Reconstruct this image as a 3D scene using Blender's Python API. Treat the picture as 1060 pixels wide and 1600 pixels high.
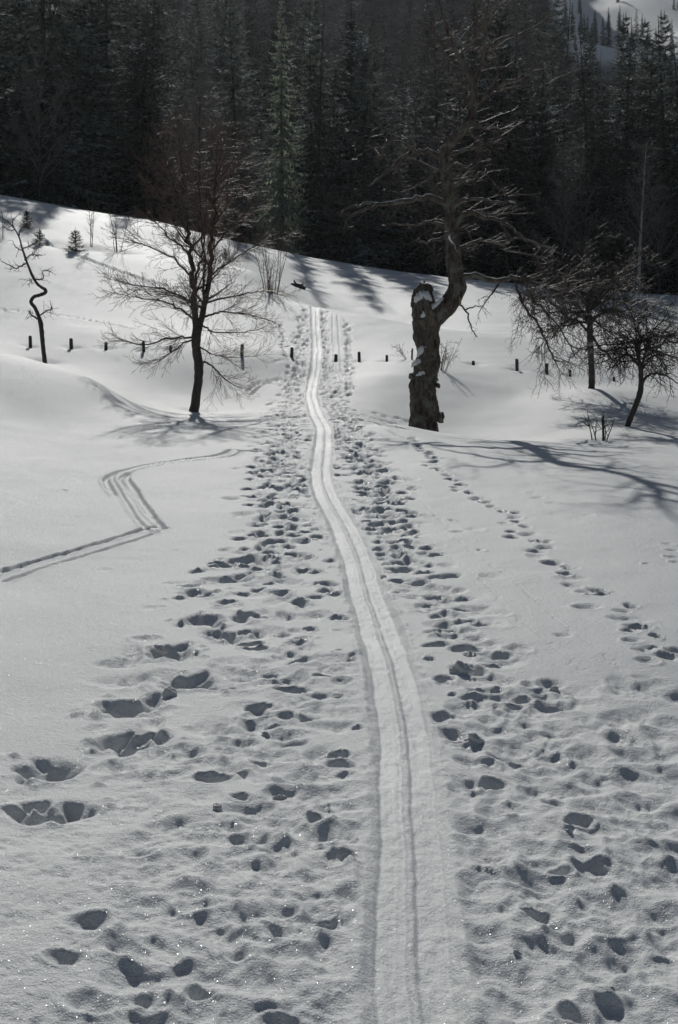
import bpy, math, random
import numpy as np

for o in list(bpy.data.objects):
    bpy.data.objects.remove(o)
scn = bpy.context.scene
COL = scn.collection
R = math.radians

# ------------------------------------------------------------------ camera
F = 2222.0            # focal length in photo pixels (1060 x 1600)
CAMZ, HOR = 1.8, 480.0
cam = bpy.data.cameras.new('camera')
camo = bpy.data.objects.new('camera', cam)
COL.objects.link(camo)
cam.sensor_fit = 'VERTICAL'
cam.sensor_height = 36.0
cam.lens = F / 1600 * 36
cam.shift_y = (HOR - 800) / 1600
camo.location = (0, 0, CAMZ)
camo.rotation_euler = (R(90), 0, 0)
cam.clip_start = 0.1
cam.clip_end = 6000
cam.dof.use_dof = True
cam.dof.focus_distance = 11.0
cam.dof.aperture_fstop = 11
scn.camera = camo

# ------------------------------------------------------------------ light
SUN_EL, SUN_AZ = R(29.0), R(5.0)       # the sun stands ahead, a little left of the view axis
w = bpy.data.worlds.new('World')
scn.world = w
w.use_nodes = True
nt = w.node_tree
nt.nodes.clear()
sky = nt.nodes.new('ShaderNodeTexSky')
sky.sky_type = 'NISHITA'
sky.sun_disc = False
sky.sun_elevation = SUN_EL
sky.sun_rotation = -SUN_AZ
sky.altitude = 1200
sky.ozone_density = 0.6
hsv = nt.nodes.new('ShaderNodeHueSaturation')
hsv.inputs['Saturation'].default_value = 0.9
bg = nt.nodes.new('ShaderNodeBackground')
bg.inputs['Strength'].default_value = 0.05
wo = nt.nodes.new('ShaderNodeOutputWorld')
nt.links.new(sky.outputs[0], hsv.inputs['Color'])
nt.links.new(hsv.outputs[0], bg.inputs['Color'])
nt.links.new(bg.outputs[0], wo.inputs[0])

sl = bpy.data.lights.new('sun', 'SUN')
sl.energy = 4.7
sl.angle = R(0.53)
sl.color = (1.0, 0.985, 0.94)
so = bpy.data.objects.new('sun', sl)
COL.objects.link(so)
so.rotation_euler = (-(R(90) - SUN_EL), 0, SUN_AZ)

vs = scn.view_settings
vs.view_transform = 'Standard'
vs.look = 'None'
vs.gamma = 1
vs.exposure = -1.02
vs.use_curve_mapping = False
scn.render.engine = 'CYCLES'
cy = scn.cycles
cy.use_denoising = True
cy.max_bounces = 6
cy.diffuse_bounces = 3
cy.glossy_bounces = 2
cy.transmission_bounces = 2
cy.use_adaptive_sampling = True
cy.adaptive_threshold = 0.015
cy.sample_clamp_indirect = 4

# ------------------------------------------------------------------ small maths
def sst(a, b, x):
    t = np.clip((np.asarray(x, float) - a) / (b - a), 0, 1)
    return t * t * (3 - 2 * t)

_rs = np.random.RandomState(7)
_LAT = _rs.rand(256, 256)
def vnoise(x, y):
    x = np.asarray(x, float); y = np.asarray(y, float)
    xi = np.floor(x).astype(int); yi = np.floor(y).astype(int)
    fx = x - xi; fy = y - yi
    fx = fx * fx * fx * (fx * (fx * 6 - 15) + 10); fy = fy * fy * fy * (fy * (fy * 6 - 15) + 10)
    a = _LAT[xi & 255, yi & 255]; b = _LAT[(xi + 1) & 255, yi & 255]
    c = _LAT[xi & 255, (yi + 1) & 255]; d = _LAT[(xi + 1) & 255, (yi + 1) & 255]
    return (a + (b - a) * fx) * (1 - fy) + (c + (d - c) * fx) * fy - 0.5
def fbm(x, y, n=4):
    s = 0; a = 1
    for k in range(n):
        s = s + a * vnoise(x * 2 ** k + 17.3 * k, y * 2 ** k + 9.1 * k); a *= 0.5
    return s

# ------------------------------------------------------------------ the lie of the land
def P(px, py, d):
    """photo pixel and distance -> point"""
    return ((px - 530) / F * d, d, CAMZ + (HOR - py) / F * d)

CP = []                     # control points x, y, z of the snow field
for d, z in [(-30, .3), (-8, .1), (0, .02), (3, .0), (5, -.05), (8, -.1), (11, -.12), (14, -.1), (20, -.07), (27, -.1)]:
    CP.append((0 if d < 5 else -.01 * d, d, z))
for q in [(487, 591, 33), (490, 543, 38), (490, 502, 42), (490, 478, 45.5),
          (450, 468, 47), (400, 425, 50),
          # left flank
          (305, 642, 29), (305, 651, 26.5), (305, 659, 24), (305, 608, 32), (380, 643, 29), (380, 662, 24), (240, 638, 28), (240, 652, 25), (310, 677, 19.6), (400, 685, 19.6), (300, 720, 16.8), (30, 574, 24.3), (150, 594, 24.8), (60, 567, 28.5), (40, 650, 21.6), (150, 660, 21.6), (230, 675, 20), (40, 695, 19), (67, 563, 32.5), (48, 541, 34),
          (225, 549, 34), (378, 551, 34), (50, 480, 40), (50, 420, 46), (50, 362, 53), (0, 310, 60), (100, 330, 60), (200, 345, 60),
          (220, 500, 39), (200, 425, 46), (300, 405, 52), (300, 362, 62), (0, 900, 10.2), (100, 800, 13.2), (200, 720, 17),
          (0, 1200, 5.9), (-100, 310, 60), (-100, 480, 40), (200, 340, 68), (100, 325, 68), (0, 305, 70), (320, 365, 70), (200, 350, 76),
          # second slope behind the crest
          (470, 440, 64), (470, 402, 74), (560, 470, 60), (560, 440, 66), (560, 418, 74), (640, 482, 58), (640, 445, 67), (640, 432, 74),
          (800, 484, 58), (800, 452, 72), (1000, 494, 62), (1000, 474, 72), (400, 385, 72), (1060, 500, 66),
          (500, 491, 52), (560, 491, 44), (560, 504, 50), (640, 513, 42), (640, 514, 49), (800, 545, 40), (800, 524, 47), (1000, 560, 42),
          # right flank, bank and hollow
          (600, 590, 31), (605, 565, 34), (740, 572, 35), (808, 577, 35), (960, 600, 35), (922, 607, 31), (985, 667, 26), (940, 689, 23.2),
          (660, 686, 26), (780, 694, 25), (600, 668, 23.5), (620, 664, 21), (680, 682, 20.6), (760, 691, 20), (900, 707, 19), (1060, 722, 18.3),
          (800, 652, 28.5), (800, 622, 31.5), (1060, 668, 27), (690, 640, 29), (560, 650, 25),
          (1000, 1000, 8), (1000, 800, 13.2), (800, 800, 13.4), (1060, 1200, 6)]:
    CP.append(P(*q))
for px, zz in [(-700, (.35, .7, 2.2, 4.5, 9)), (-1800, (.8, 1.6, 4, 7, 12)), (1750, (-.2, -.5, -.5, .4, 1.2)), (3000, (-.3, -.8, -.8, .2, 1.0))]:
    for d, z in zip((5, 12, 30, 48, 70), zz):
        CP.append(((px - 530) / F * d, d, z))
for x in (-60, 60):
    CP.append((x, -20, .8 if x < 0 else -.5))
CP = np.array(CP)

def warp(x, y):
    yy = np.maximum(y, -3.0) + 6.0
    return np.clip(x / yy * 3.0, -4, 4), np.log(yy) * 2.0
_cu, _cv = warp(CP[:, 0], CP[:, 1])
def _U(r2):
    return np.where(r2 > 1e-12, r2 * np.log(r2 + 1e-12), 0)
_n = len(CP)
_K = _U((_cu[:, None] - _cu[None]) ** 2 + (_cv[:, None] - _cv[None]) ** 2) + np.eye(_n) * 0.0012
_Pm = np.stack([np.ones(_n), _cu, _cv], 1)
_A = np.block([[_K, _Pm], [_Pm.T, np.zeros((3, 3))]])
_W = np.linalg.solve(_A, np.concatenate([CP[:, 2], np.zeros(3)]))

def far_hill(x, y):
    q = x / np.maximum(y, 20.0) * F + 530               # bearing across the valley side
    base = 2.1 + 3.2 * sst(650, 50, q) + 1.5 * sst(100, -900, q)
    rise = np.maximum(0, y - 112.0)
    lim = 92 - 72 * sst(765, 910, q) + 60 * sst(1100, 1700, q)
    h = lim * (1 - np.exp(-rise * 0.43 / lim)) * sst(0, 25, rise)
    ridge = 32 * sst(215, 305, y) + 0.24 * np.clip(y - 300.0, 0, 900)
    return base + h + ridge + 1.2 * fbm(x * .03, y * .03, 3) * sst(85, 120, y) + 22 * fbm(x * .010 + 3, y * .010, 4) * sst(290, 420, y)

def ground(x, y):
    x = np.asarray(x, float); y = np.asarray(y, float)
    shp = np.broadcast(x, y).shape
    x = np.broadcast_to(x, shp).ravel(); y = np.broadcast_to(y, shp).ravel()
    out = np.empty(x.size)
    for i in range(0, x.size, 60000):
        xs, ys = x[i:i + 60000], y[i:i + 60000]
        u, v = warp(xs, np.minimum(ys, 90))
        z = _W[_n] + _W[_n + 1] * u + _W[_n + 2] * v
        z = z + _U((u[:, None] - _cu) ** 2 + (v[:, None] - _cv) ** 2) @ _W[:_n]
        k = sst(76, 98, ys)
        z = z * (1 - k) + far_hill(xs, ys) * k
        # wind-packed swells
        z = z + 0.05 * fbm(xs * .45 + 5, ys * .3, 3) * sst(2, 14, ys) + 0.014 * fbm(xs * 1.7, ys * 1.3 + 8, 2)
        out[i:i + 60000] = z
    return out.reshape(shp)

def gz(x, y):
    return float(ground(np.array([x]), np.array([y]))[0])

_DY = 3.0 * np.exp(np.linspace(0, math.log(30), 900))
_cache = {}
def at(px, py):
    """where the line of sight through a photo pixel meets the snow"""
    k = (round(px, 1), round(py, 1))
    if k in _cache: return _cache[k]
    xs = (px - 530) / F * _DY
    zr = CAMZ + (HOR - py) / F * _DY
    g = ground(xs, _DY)
    idx = np.nonzero(zr < g)[0]
    if len(idx) == 0:
        y = 80.0
    else:
        i = max(idx[0], 1)
        a0, a1 = zr[i - 1] - g[i - 1], zr[i] - g[i]
        t = a0 / (a0 - a1) if a0 != a1 else 0
        t = min(max(t, 0), 1)
        y = _DY[i - 1] + (_DY[i] - _DY[i - 1]) * t
    r = ((px - 530) / F * y, float(y))
    _cache[k] = r
    return r

# ------------------------------------------------------------------ snow sheet
def seq():
    ys = list(np.linspace(-120, -12, 14)) + list(np.linspace(-10, 2.6, 30))
    y = 2.75
    while y < 80:
        ys.append(y); y += .00136 * y ** 1.3
    while y < 1400:
        ys.append(y); y += max(.5, (y - 74) * .05)
    return np.array(ys)
YS = seq()
NS = 740
SD = np.linspace(-.305, .305, NS)
NO = 34
WY = np.sqrt(np.maximum(YS, 0) ** 2 + 1.3 ** 2)
tt = (np.arange(1, NO + 1) / NO)
X = np.empty((len(YS), NS + 2 * NO))
X[:, NO:NO + NS] = WY[:, None] * SD[None]
OUT = 900.0
inner = .305 * WY
step0 = .61 / NS * WY
cub = tt[None] * NO * step0[:, None] * 1.5 + tt[None] ** 3 * (OUT + WY[:, None] * .4 - inner[:, None])
X[:, NO + NS:] = inner[:, None] + cub
X[:, :NO] = -(inner[:, None] + cub)[:, ::-1]
Y = np.repeat(YS[:, None], X.shape[1], 1)
Z = ground(X, Y)
D = np.zeros_like(Z)      # pits
RM = np.zeros_like(Z)     # rims and thrown-up snow

def window(x, y, rad):
    i0, i1 = np.searchsorted(YS, [y - rad, y + rad])
    if i1 <= i0: return None
    wlo, whi = WY[i0], WY[min(i1, len(YS) - 1)]
    lo = min((x - rad) / wlo, (x - rad) / whi); hi = max((x + rad) / wlo, (x + rad) / whi)
    j0, j1 = np.searchsorted(SD, [lo, hi])
    if j1 <= j0: return None
    return slice(i0, i1), slice(NO + j0, NO + j1)

rng = random.Random(11)
def pit(x, y, L, W, dep, ang=0.0, edge=.45, rim=.012, rough=0.0, wob=.16):
    """a print: L along the walking direction, W across, dep deep"""
    sl_ = window(x, y, max(L, W) * .95)
    if sl_ is None: return
    dx = X[sl_] - x; dy = Y[sl_] - y
    c, s = math.cos(ang), math.sin(ang)
    a = (dx * s + dy * c) / (L / 2); b = (dx * c - dy * s) / (W / 2)
    th = np.arctan2(b, a)
    p1, p2, p3 = rng.uniform(0, 6.3), rng.uniform(0, 6.3), rng.uniform(0, 6.3)
    r = np.sqrt(a * a + b * b) * (1 + wob * np.sin(th + p1) * .6 + wob * .7 * np.sin(2 * th + p2) + wob * .45 * np.sin(3 * th + p3))
    if rough:
        nz = fbm(X[sl_] * 9 + p1 * 10, Y[sl_] * 7 + p2 * 10, 4)
        r = r * (1 + rough * .9 * nz)
    f = np.exp(-(r / .84) ** (2.0 + 3.2 * (1 - edge)))
    pz = -dep * f * (1 + .35 * np.clip(a, -1, 1)) + f * .012 * fbm(X[sl_] * 26 + p3 * 9, Y[sl_] * 20, 2)
    if rough:
        pz = pz + f * nz * rough * dep * 1.1
    pz = np.minimum(pz, 0)
    D[sl_] = -(np.abs(D[sl_]) ** 2.5 + np.abs(pz) ** 2.5) ** .4
    if rim:
        RM[sl_] += rim * np.exp(-((r - 1.22) / .24) ** 2) * (.75 + .5 * np.sin(th + p2))

def lump(x, y, rx, ry, h):
    sl_ = window(x, y, max(rx, ry) * 2.2)
    if sl_ is None: return
    RM[sl_] += h * np.exp(-((X[sl_] - x) / rx) ** 2 - ((Y[sl_] - y) / ry) ** 2)

def interp_path(pts, keys):
    """smooth curve through pixel points"""
    pts = np.array(pts, float)
    n = len(pts); t = np.arange(n)
    out = []
    for u in keys:
        u = min(max(u, 0), n - 1.0001); i = int(u); f = u - i
        p0, p1, p2, p3 = pts[max(i - 1, 0)], pts[i], pts[i + 1], pts[min(i + 2, n - 1)]
        out.append(.5 * ((2 * p1) + (-p0 + p2) * f + (2 * p0 - 5 * p1 + 4 * p2 - p3) * f * f + (-p0 + 3 * p1 - 3 * p2 + p3) * f ** 3))
    return np.array(out)

# --- foot trails: (px, py, width in px, prints per metre)
def trail(path, soft, seed, dens=1.0, deep=.07):
    rr = random.Random(seed)
    pp = interp_path(path, np.linspace(0, len(path) - 1, 160))
    ws = [at(p[0], p[1]) for p in pp]
    hw = [max(p[2], 4) / F * wpt[1] * .5 for p, wpt in zip(pp, ws)]
    acc = 0
    for k in range(1, len(ws)):
        (x0, y0), (x1, y1) = ws[k - 1], ws[k]
        seg = math.hypot(x1 - x0, y1 - y0)
        if seg > 6: continue
        acc += seg * dens * pp[k][3] * (1.7 + .9 * float(sst(6, 12, y0)))
        ang = math.atan2(x1 - x0, y1 - y0)
        while acc > 1:
            acc -= 1
            t = rr.random()
            off = rr.gauss(0, .46); off = max(-1, min(1, off))
            x = x0 + (x1 - x0) * t + off * hw[k] * math.cos(ang); y = y0 + (y1 - y0) * t + rr.uniform(-.1, .1)
            a = ang + rr.gauss(0, .22)
            u = rr.random(); far = 1 + .7 * float(sst(7, 16, y))
            if u < soft / far:
                pit(x, y, rr.uniform(.12, .28), rr.uniform(.10, .24), rr.uniform(.010, .032), a, edge=.95, rim=.004, rough=.25, wob=.14)
            elif u < soft + .12:
                pit(x, y, rr.uniform(.07, .14), rr.uniform(.07, .15), rr.uniform(.02, .05), a, edge=.6, rim=.008, rough=.5)
            else:
                pit(x, y, rr.uniform(.12, .23) * (.62 + .4 * float(sst(6, 12, y))), rr.uniform(.085, .145), far * deep * rr.uniform(.35, 1.0), a, edge=rr.uniform(.75, 1.0), rim=rr.uniform(.003, .009), rough=rr.choice((.1, .2, .3)), wob=.14)

LEFT = [(375, 1590, 330, 5), (395, 1420, 300, 5), (415, 1270, 250, 7), (430, 1120, 210, 9), (440, 1000, 180, 9), (445, 900, 150, 10), (440, 800, 122, 10),
        (440, 720, 100, 16), (450, 650, 84, 18), (460, 600, 50, 15), (467, 550, 34, 13), (473, 510, 22, 8), (478, 480, 18, 8)]
RIGHT = [(910, 1590, 290, 4), (880, 1420, 270, 5), (840, 1270, 240, 6), (790, 1150, 210, 9), (735, 1020, 170, 9), (685, 940, 140, 9), (640, 880, 124, 10),
         (598, 800, 112, 14), (566, 720, 92, 16), (540, 660, 64, 17), (517, 610, 40, 16), (511, 560, 26, 9), (507, 515, 18, 8), (505, 484, 15, 8)]
trail(LEFT, .42, 3)
trail(RIGHT, .36, 4)
trail([(1075, 1055, 50, 3.4), (1000, 985, 55, 3.4), (945, 935, 55, 3.2), (900, 905, 55, 3.2), (830, 850, 60, 3.4), (785, 800, 55, 3.6), (720, 765, 45, 3.8), (690, 735, 35, 3.8), (660, 705, 34, 3.8), (640, 680, 30, 3)], .12, 5, .62, .055)
trail([(545, 620, 16, 4), (545, 560, 12, 4), (543, 500, 10, 4)], .1, 6)
trail([(446, 560, 14, 3), (444, 530, 10, 3), (440, 508, 10, 3)], .1, 8)
trail([(660, 662, 40, 2.6), (615, 652, 30, 2.6), (580, 645, 20, 2.6)], .1, 9, 1, .09)
trail([(410, 1080, 330, 2.0), (410, 960, 270, 2.0), (430, 800, 160, 3), (440, 700, 120, 3)], .5, 19, 1)
trail([(760, 1000, 330, 1.6), (640, 820, 190, 1.6), (585, 720, 120, 2)], .5, 20, 1, .05)

# --- deep post-holes and single prints that stand out (px, py, width px, depth m, rough)
for q in [(75, 1208, 105, .12, .6), (66, 1272, 118, .16, .6), (202, 1106, 92, .12, .6), (200, 1160, 100, .15, .6), (303, 1066, 82, .13, .6), (272, 1018, 74, .11, .6),
          (318, 970, 62, .10, .5), (350, 995, 66, .12, .5), (310, 928, 58, .10, .5), (360, 905, 66, .11, .5), (345, 885, 44, .09, .5), (390, 875, 58, .10, .5)]:
    px, py, wp, dp, ro = q
    x, y = at(px, py)
    wd = wp / F * y
    pit(x, y, wd * .95, wd * .95, dp * .62, rng.uniform(-.3, .3), edge=.9, rim=.012, rough=ro * .55, wob=.2)
    for k in range(5):
        pit(x + rng.uniform(-.45, .45) * wd, y + rng.uniform(-.5, .6) * wd, wd * rng.uniform(.25, .6), wd * rng.uniform(.2, .45), dp * rng.uniform(.3, .75), rng.uniform(-1, 1), edge=.9, rim=.0, rough=.3)
    for k in range(14):
        lump(x + rng.uniform(-.9, .9) * wd, y + rng.uniform(-.7, .9) * wd, .025, .025, rng.uniform(.008, .022))
for q in [(142, 1440, 78, .075), (225, 1327, 62, .075), (158, 1333, 62, .035), (103, 1494, 60, .05), (228, 1556, 66, .10), (138, 1565, 80, .055), (350, 1290, 56, .07),
          (310, 1288, 48, .05), (393, 1287, 70, .045), (493, 1279, 42, .05), (502, 1411, 52, .065), (375, 1206, 40, .07), (355, 1160, 46, .05), (268, 1207, 62, .035),
          (430, 1320, 56, .035), (245, 1490, 80, .04), (440, 1590, 60, .07), (420, 1410, 80, .04), (300, 1400, 70, .022), (350, 1345, 110, .022), (320, 1510, 120, .028),
          (230, 998, 44, .035), (238, 949, 36, .02), (272, 911, 34, .025), (178, 1072, 44, .016), (150, 1138, 40, .022),
          (842, 1352, 72, .085), (932, 1352, 80, .10), (836, 1233, 54, .08), (928, 1217, 70, .08), (711, 1146, 52, .07), (804, 1165, 58, .05), (758, 1122, 46, .06), (760, 1191, 40, .05),
          (915, 1187, 48, .05), (867, 1187, 46, .04), (790, 1264, 62, .045), (935, 1294, 70, .045), (1008, 1325, 66, .03), (900, 1325, 56, .04), (958, 1144, 48, .05), (860, 1068, 46, .055), (830, 1070, 36, .04),
          (862, 1091, 48, .045), (758, 1078, 46, .06), (764, 1088, 50, .05), (885, 1462, 66, .10), (945, 1445, 110, .05), (940, 1490, 110, .05), (935, 1540, 70, .06), (900, 1588, 70, .09), (1040, 1350, 60, .04),
          (1030, 1430, 60, .055), (1045, 1505, 60, .05), (820, 1392, 60, .04), (770, 1325, 70, .03), (1060, 1018, 40, .06), (808, 1012, 44, .05), (740, 998, 44, .05), (700, 993, 46, .05), (1000, 1197, 44, .02),
          (840, 778, 22, .03), (862, 786, 20, .04), (830, 770, 18, .02), (918, 805, 26, .014), (1045, 850, 22, .03), (1052, 860, 22, .04), (1050, 870, 24, .04), (1012, 881, 16, .03), (1055, 878, 20, .04),
          (100, 766, 13, .04), (135, 797, 12, .03), (118, 808, 10, .02), (275, 860, 14, .02), (165, 890, 26, .008), (445, 713, 26, .06), (408, 715, 22, .06), (640, 660, 26, .06), (590, 655, 22, .06), (655, 662, 20, .05),
          (560, 945, 20, .02), (880, 992, 30, .025), (915, 925, 36, .05), (915, 948, 44, .055), (972, 966, 40, .05), (985, 985, 30, .06), (1005, 1015, 36, .045), (1010, 1032, 36, .045), (985, 1000, 32, .05)]:
    x, y = at(q[0], q[1])
    wd = q[2] / F * y
    soft = q[3] < .03
    pit(x, y, min(wd * .98, .2), wd, q[3] * .52, rng.uniform(-.25, .25), edge=1.0 if soft else rng.uniform(.8, 1.0), rim=.004 if soft else .008, rough=rng.choice((.08, .15, .25)), wob=.11)
# soft hummocks where old prints have melted together
rr = random.Random(77)
for k in range(480):
    if k % 2: px, py = rr.uniform(180, 550), rr.uniform(1020, 1620)
    else: px, py = rr.uniform(715, 1070), rr.uniform(1060, 1620)
    x, y = at(px, py)
    pit(x, y, rr.uniform(.14, .34), rr.uniform(.10, .30), rr.uniform(.010, .036), rr.uniform(-.6, .6), edge=.95, rim=.004)
for k in range(60):
    px, py = rr.uniform(-60, 330), rr.uniform(1180, 1620)
    x, y = at(px, py)
    pit(x, y, rr.uniform(.2, .5), rr.uniform(.12, .4), rr.uniform(.004, .012), rr.uniform(-.6, .6), edge=.98, rim=.0)

# --- ski tracks
def wpath(pix, step=.03, offs=0.0):
    pp = interp_path(pix, np.linspace(0, len(pix) - 1, 14 * len(pix)))
    w_ = np.array([at(p[0], p[1]) for p in pp])
    seg = np.hypot(*np.diff(w_, axis=0).T); s = np.concatenate([[0], np.cumsum(seg)])
    keep = np.concatenate([[True], seg > 1e-4]); s = s[keep]; w_ = w_[keep]
    u = np.arange(0, s[-1], step)
    xs, ys = np.interp(u, s, w_[:, 0]), np.interp(u, s, w_[:, 1])
    k = 9
    if len(xs) > 3 * k:
        ker = np.ones(k) / k
        xs = np.convolve(np.pad(xs, k // 2, 'edge'), ker, 'valid'); ys = np.convolve(np.pad(ys, k // 2, 'edge'), ker, 'valid')
    tx, ty = np.gradient(xs), np.gradient(ys)
    ln = np.hypot(tx, ty) + 1e-9
    return xs + ty / ln * offs, ys - tx / ln * offs
def groove(pix, offs, half, dep, rim=.006, rough=.2):
    xs, ys = wpath(pix, .035, offs)
    for x, y in zip(xs, ys):
        hw = half * (1 + .12 * math.sin(x * 9 + y * 7))
        sl_ = window(x, y, hw * 2.4)
        if sl_ is None: continue
        r = np.hypot(X[sl_] - x, Y[sl_] - y) / hw
        nz = fbm(X[sl_] * 16, Y[sl_] * 12, 3)
        t = np.clip((1.05 - r * (1 + rough * nz)) / .5, 0, 1)
        D[sl_] = np.minimum(D[sl_], -dep * t * t * (3 - 2 * t))
        RM[sl_] = np.maximum(RM[sl_], rim * np.exp(-((r - 1.45) / .35) ** 2) * (1 + nz))
SIDE = [[(-30, 905), (60, 878), (130, 858), (195, 838), (222, 829), (240, 823), (252, 826)], [(258, 828), (238, 806), (222, 784), (208, 762), (198, 746), (204, 738)],
        [(186, 775), (172, 755), (172, 745), (200, 734), (250, 724), (310, 716), (345, 712), (362, 704)]]
for pth, o1, o2 in ((SIDE[0], -.02, .17), (SIDE[1], .0, -.15), (SIDE[2], -.03, .13)):
    groove(pth, o1, .042, .036, .008, .22)
    groove(pth, o2, .028, .022, .006, .22)
groove([(362, 703), (385, 705), (410, 706)], 0, .05, .05)
groove([(330, 680), (360, 670), (395, 664), (420, 655)], 0, .04, .035)
groove([(385, 612), (400, 600), (425, 595), (444, 592)], 0, .06, .05)
groove([(392, 618), (408, 603), (425, 597)], 0, .05, .05)
groove([(425, 566), (440, 562), (456, 560)], 0, .05, .04)
groove([(560, 655), (600, 664), (640, 672)], 0, .07, .06)
groove([(565, 648), (600, 658), (625, 664)], 0, .06, .05)
for o_ in (0, .16):
    groove([(528, 492), (530, 530), (533, 570), (529, 600), (521, 625), (533, 650), (555, 672), (575, 695), (600, 708)], o_, .035, .02, .004)
    groove([(620, 712), (640, 760), (690, 815), (735, 860), (800, 905), (860, 960), (920, 1005), (985, 1050)], o_ * 1.4, .012, .004, .001, 1.6)
groove([(50, 365), (110, 395), (170, 418), (235, 440), (300, 455)], 0, .10, .10, .03)      # animal track across the upper slope
groove([(0, 484), (90, 492), (150, 503), (240, 520)], 0, .10, .05, .02)
groove([(870, 600), (930, 618), (990, 640), (1060, 660)], 0, .05, .02, .01)
MAIN = [(656, 1640), (650, 1540), (643, 1440), (640, 1340), (636, 1240), (628, 1140), (613, 1050), (592, 980), (572, 920), (552, 855), (533, 812), (512, 775), (502, 742),
        (504, 705), (506, 668), (494, 645), (487, 615), (492, 582), (495, 550), (493, 515), (491, 470)]
mx, my = wpath(MAIN, .05)
k = np.argsort(my)
my_s, mx_s = my[k], mx[k]
XC = np.interp(Y[:, 0], np.concatenate([[-20, 2.2], my_s]), np.concatenate([[mx_s[0] + .3, mx_s[0] + .02], mx_s]))
fade = sst(-4, 1, YS) * (1 - sst(46, 47.5, YS))
dxm = X - XC[:, None]
wob = .010 * vnoise(Y * 2.3, Y * 0 + 3.3) + .012 * vnoise(X * 7, Y * 3) + .006 * vnoise(X * 25, Y * 11)
dxw = dxm + wob
flank = sst(.158, .108, np.abs(dxw)) * fade[:, None]
lband = sst(.056, .040, np.abs(dxw + .062))
rband = sst(.056, .040, np.abs(dxw - .062))
stri = .0022 * vnoise(dxw * 70, Y * .35) + .004 * vnoise(dxw * 22, Y * .8) + .0008 * vnoise(dxw * 210, Y * .7 + 9)
bed = .006 * fbm(X * 26, Y * 13, 3) - .018 - .009 * np.maximum(lband, rband) + stri + .006 * np.exp(-(dxw / .012) ** 2) * (.5 + vnoise(Y * 6, dxw * 20)) + .004 * vnoise(X * 30, Y * 12) * (1 - np.maximum(lband, rband))
rimn = fbm(X * 11, Y * 7, 3)
edge_ = np.exp(-((np.abs(dxw) - .155) / .022) ** 2) * (.002 + .02 * rimn)
rt_ = random.Random(9)
for k in range(120):      # pole pocks and crumbled edges along the track
    i = rt_.randint(0, len(my_s) - 1)
    if my_s[i] > 22: continue
    pit(mx_s[i] + rt_.choice((-1, -1, 1)) * rt_.uniform(.17, .30), my_s[i], rt_.uniform(.05, .12), rt_.uniform(.03, .09), rt_.uniform(.008, .03), rt_.uniform(-.4, .4), edge=.9, rim=.006, rough=.7)
OFF = D + np.minimum(RM, .06)
clear = sst(.20, .13, np.abs(dxm)) * fade[:, None]
OFF = OFF * (1 - clear) + flank * bed + edge_ * fade[:, None] * (np.abs(dxm) < .4)
near = sst(60, 6, Y)
OFF += near * (.0035 * fbm(X * 8, Y * 6, 3)) * (1 - .8 * flank)
trod = sst(.004, .03, np.abs(OFF)) * (1 - flank)
OFF += near * trod * (.010 * fbm(X * 22, Y * 17, 2))

# hollows melted out round trunks and posts
POSTS = [(48, 540, 15, 5.4), (112, 542, 13, 5.6), (166, 543, 8, 5.0), (225, 546, 13, 4.8), (267, 546, 6, 4.2), (378, 552, 14, 5.2), (456, 556, 13, 5.2), (525, 562, 8, 5.4), (562, 563, 13, 5.0), (605, 563, 8, 4.4),
         (740, 568, 4, 4.6), (808, 577, 16, 5.2), (855, 583, 15, 5.0), (891, 586, 8, 4.6), (960, 594, 5, 4.6)]
PW = [at(p[0], p[1]) for p in POSTS]
def hollow(x, y, r, dep):
    i = np.nonzero(np.abs(YS - y) < r * 3)[0]
    if not len(i): return
    sl_ = slice(i[0], i[-1] + 1)
    d_ = np.hypot((X[sl_] - x) / 1.5, Y[sl_] - y)
    OFF[sl_] -= dep * np.exp(-(d_ / r) ** 2)
for x, y in PW: hollow(x, y - .06, .14, .07)
hollow(*at(305, 641), .3, .05)
hollow(*at(67, 563), .25, .1)
for px, py in ((42, 352), (62, 378), (118, 388), (140, 385), (185, 393)):
    hollow(*at(px, py), .45, .16)
Z = Z + OFF

def link_mesh(name, verts, faces_flat, nper, mat=None, parent=None, smooth=False):
    """verts (N,3), faces_flat (M*nper)"""
    me = bpy.data.meshes.new(name)
    nf = len(faces_flat) // nper
    me.vertices.add(len(verts)); me.vertices.foreach_set('co', np.ascontiguousarray(verts, np.float32).ravel())
    me.loops.add(len(faces_flat)); me.loops.foreach_set('vertex_index', np.ascontiguousarray(faces_flat, np.int32))
    me.polygons.add(nf)
    me.polygons.foreach_set('loop_start', np.arange(nf, dtype=np.int32) * nper)
    try: me.polygons.foreach_set('loop_total', np.full(nf, nper, np.int32))
    except Exception: pass
    if smooth: me.polygons.foreach_set('use_smooth', np.ones(nf, bool))
    me.update(calc_edges=True)
    me.validate()
    o = bpy.data.objects.new(name, me)
    COL.objects.link(o)
    if mat: me.materials.append(mat)
    if parent: o.parent = parent
    return o

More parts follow.
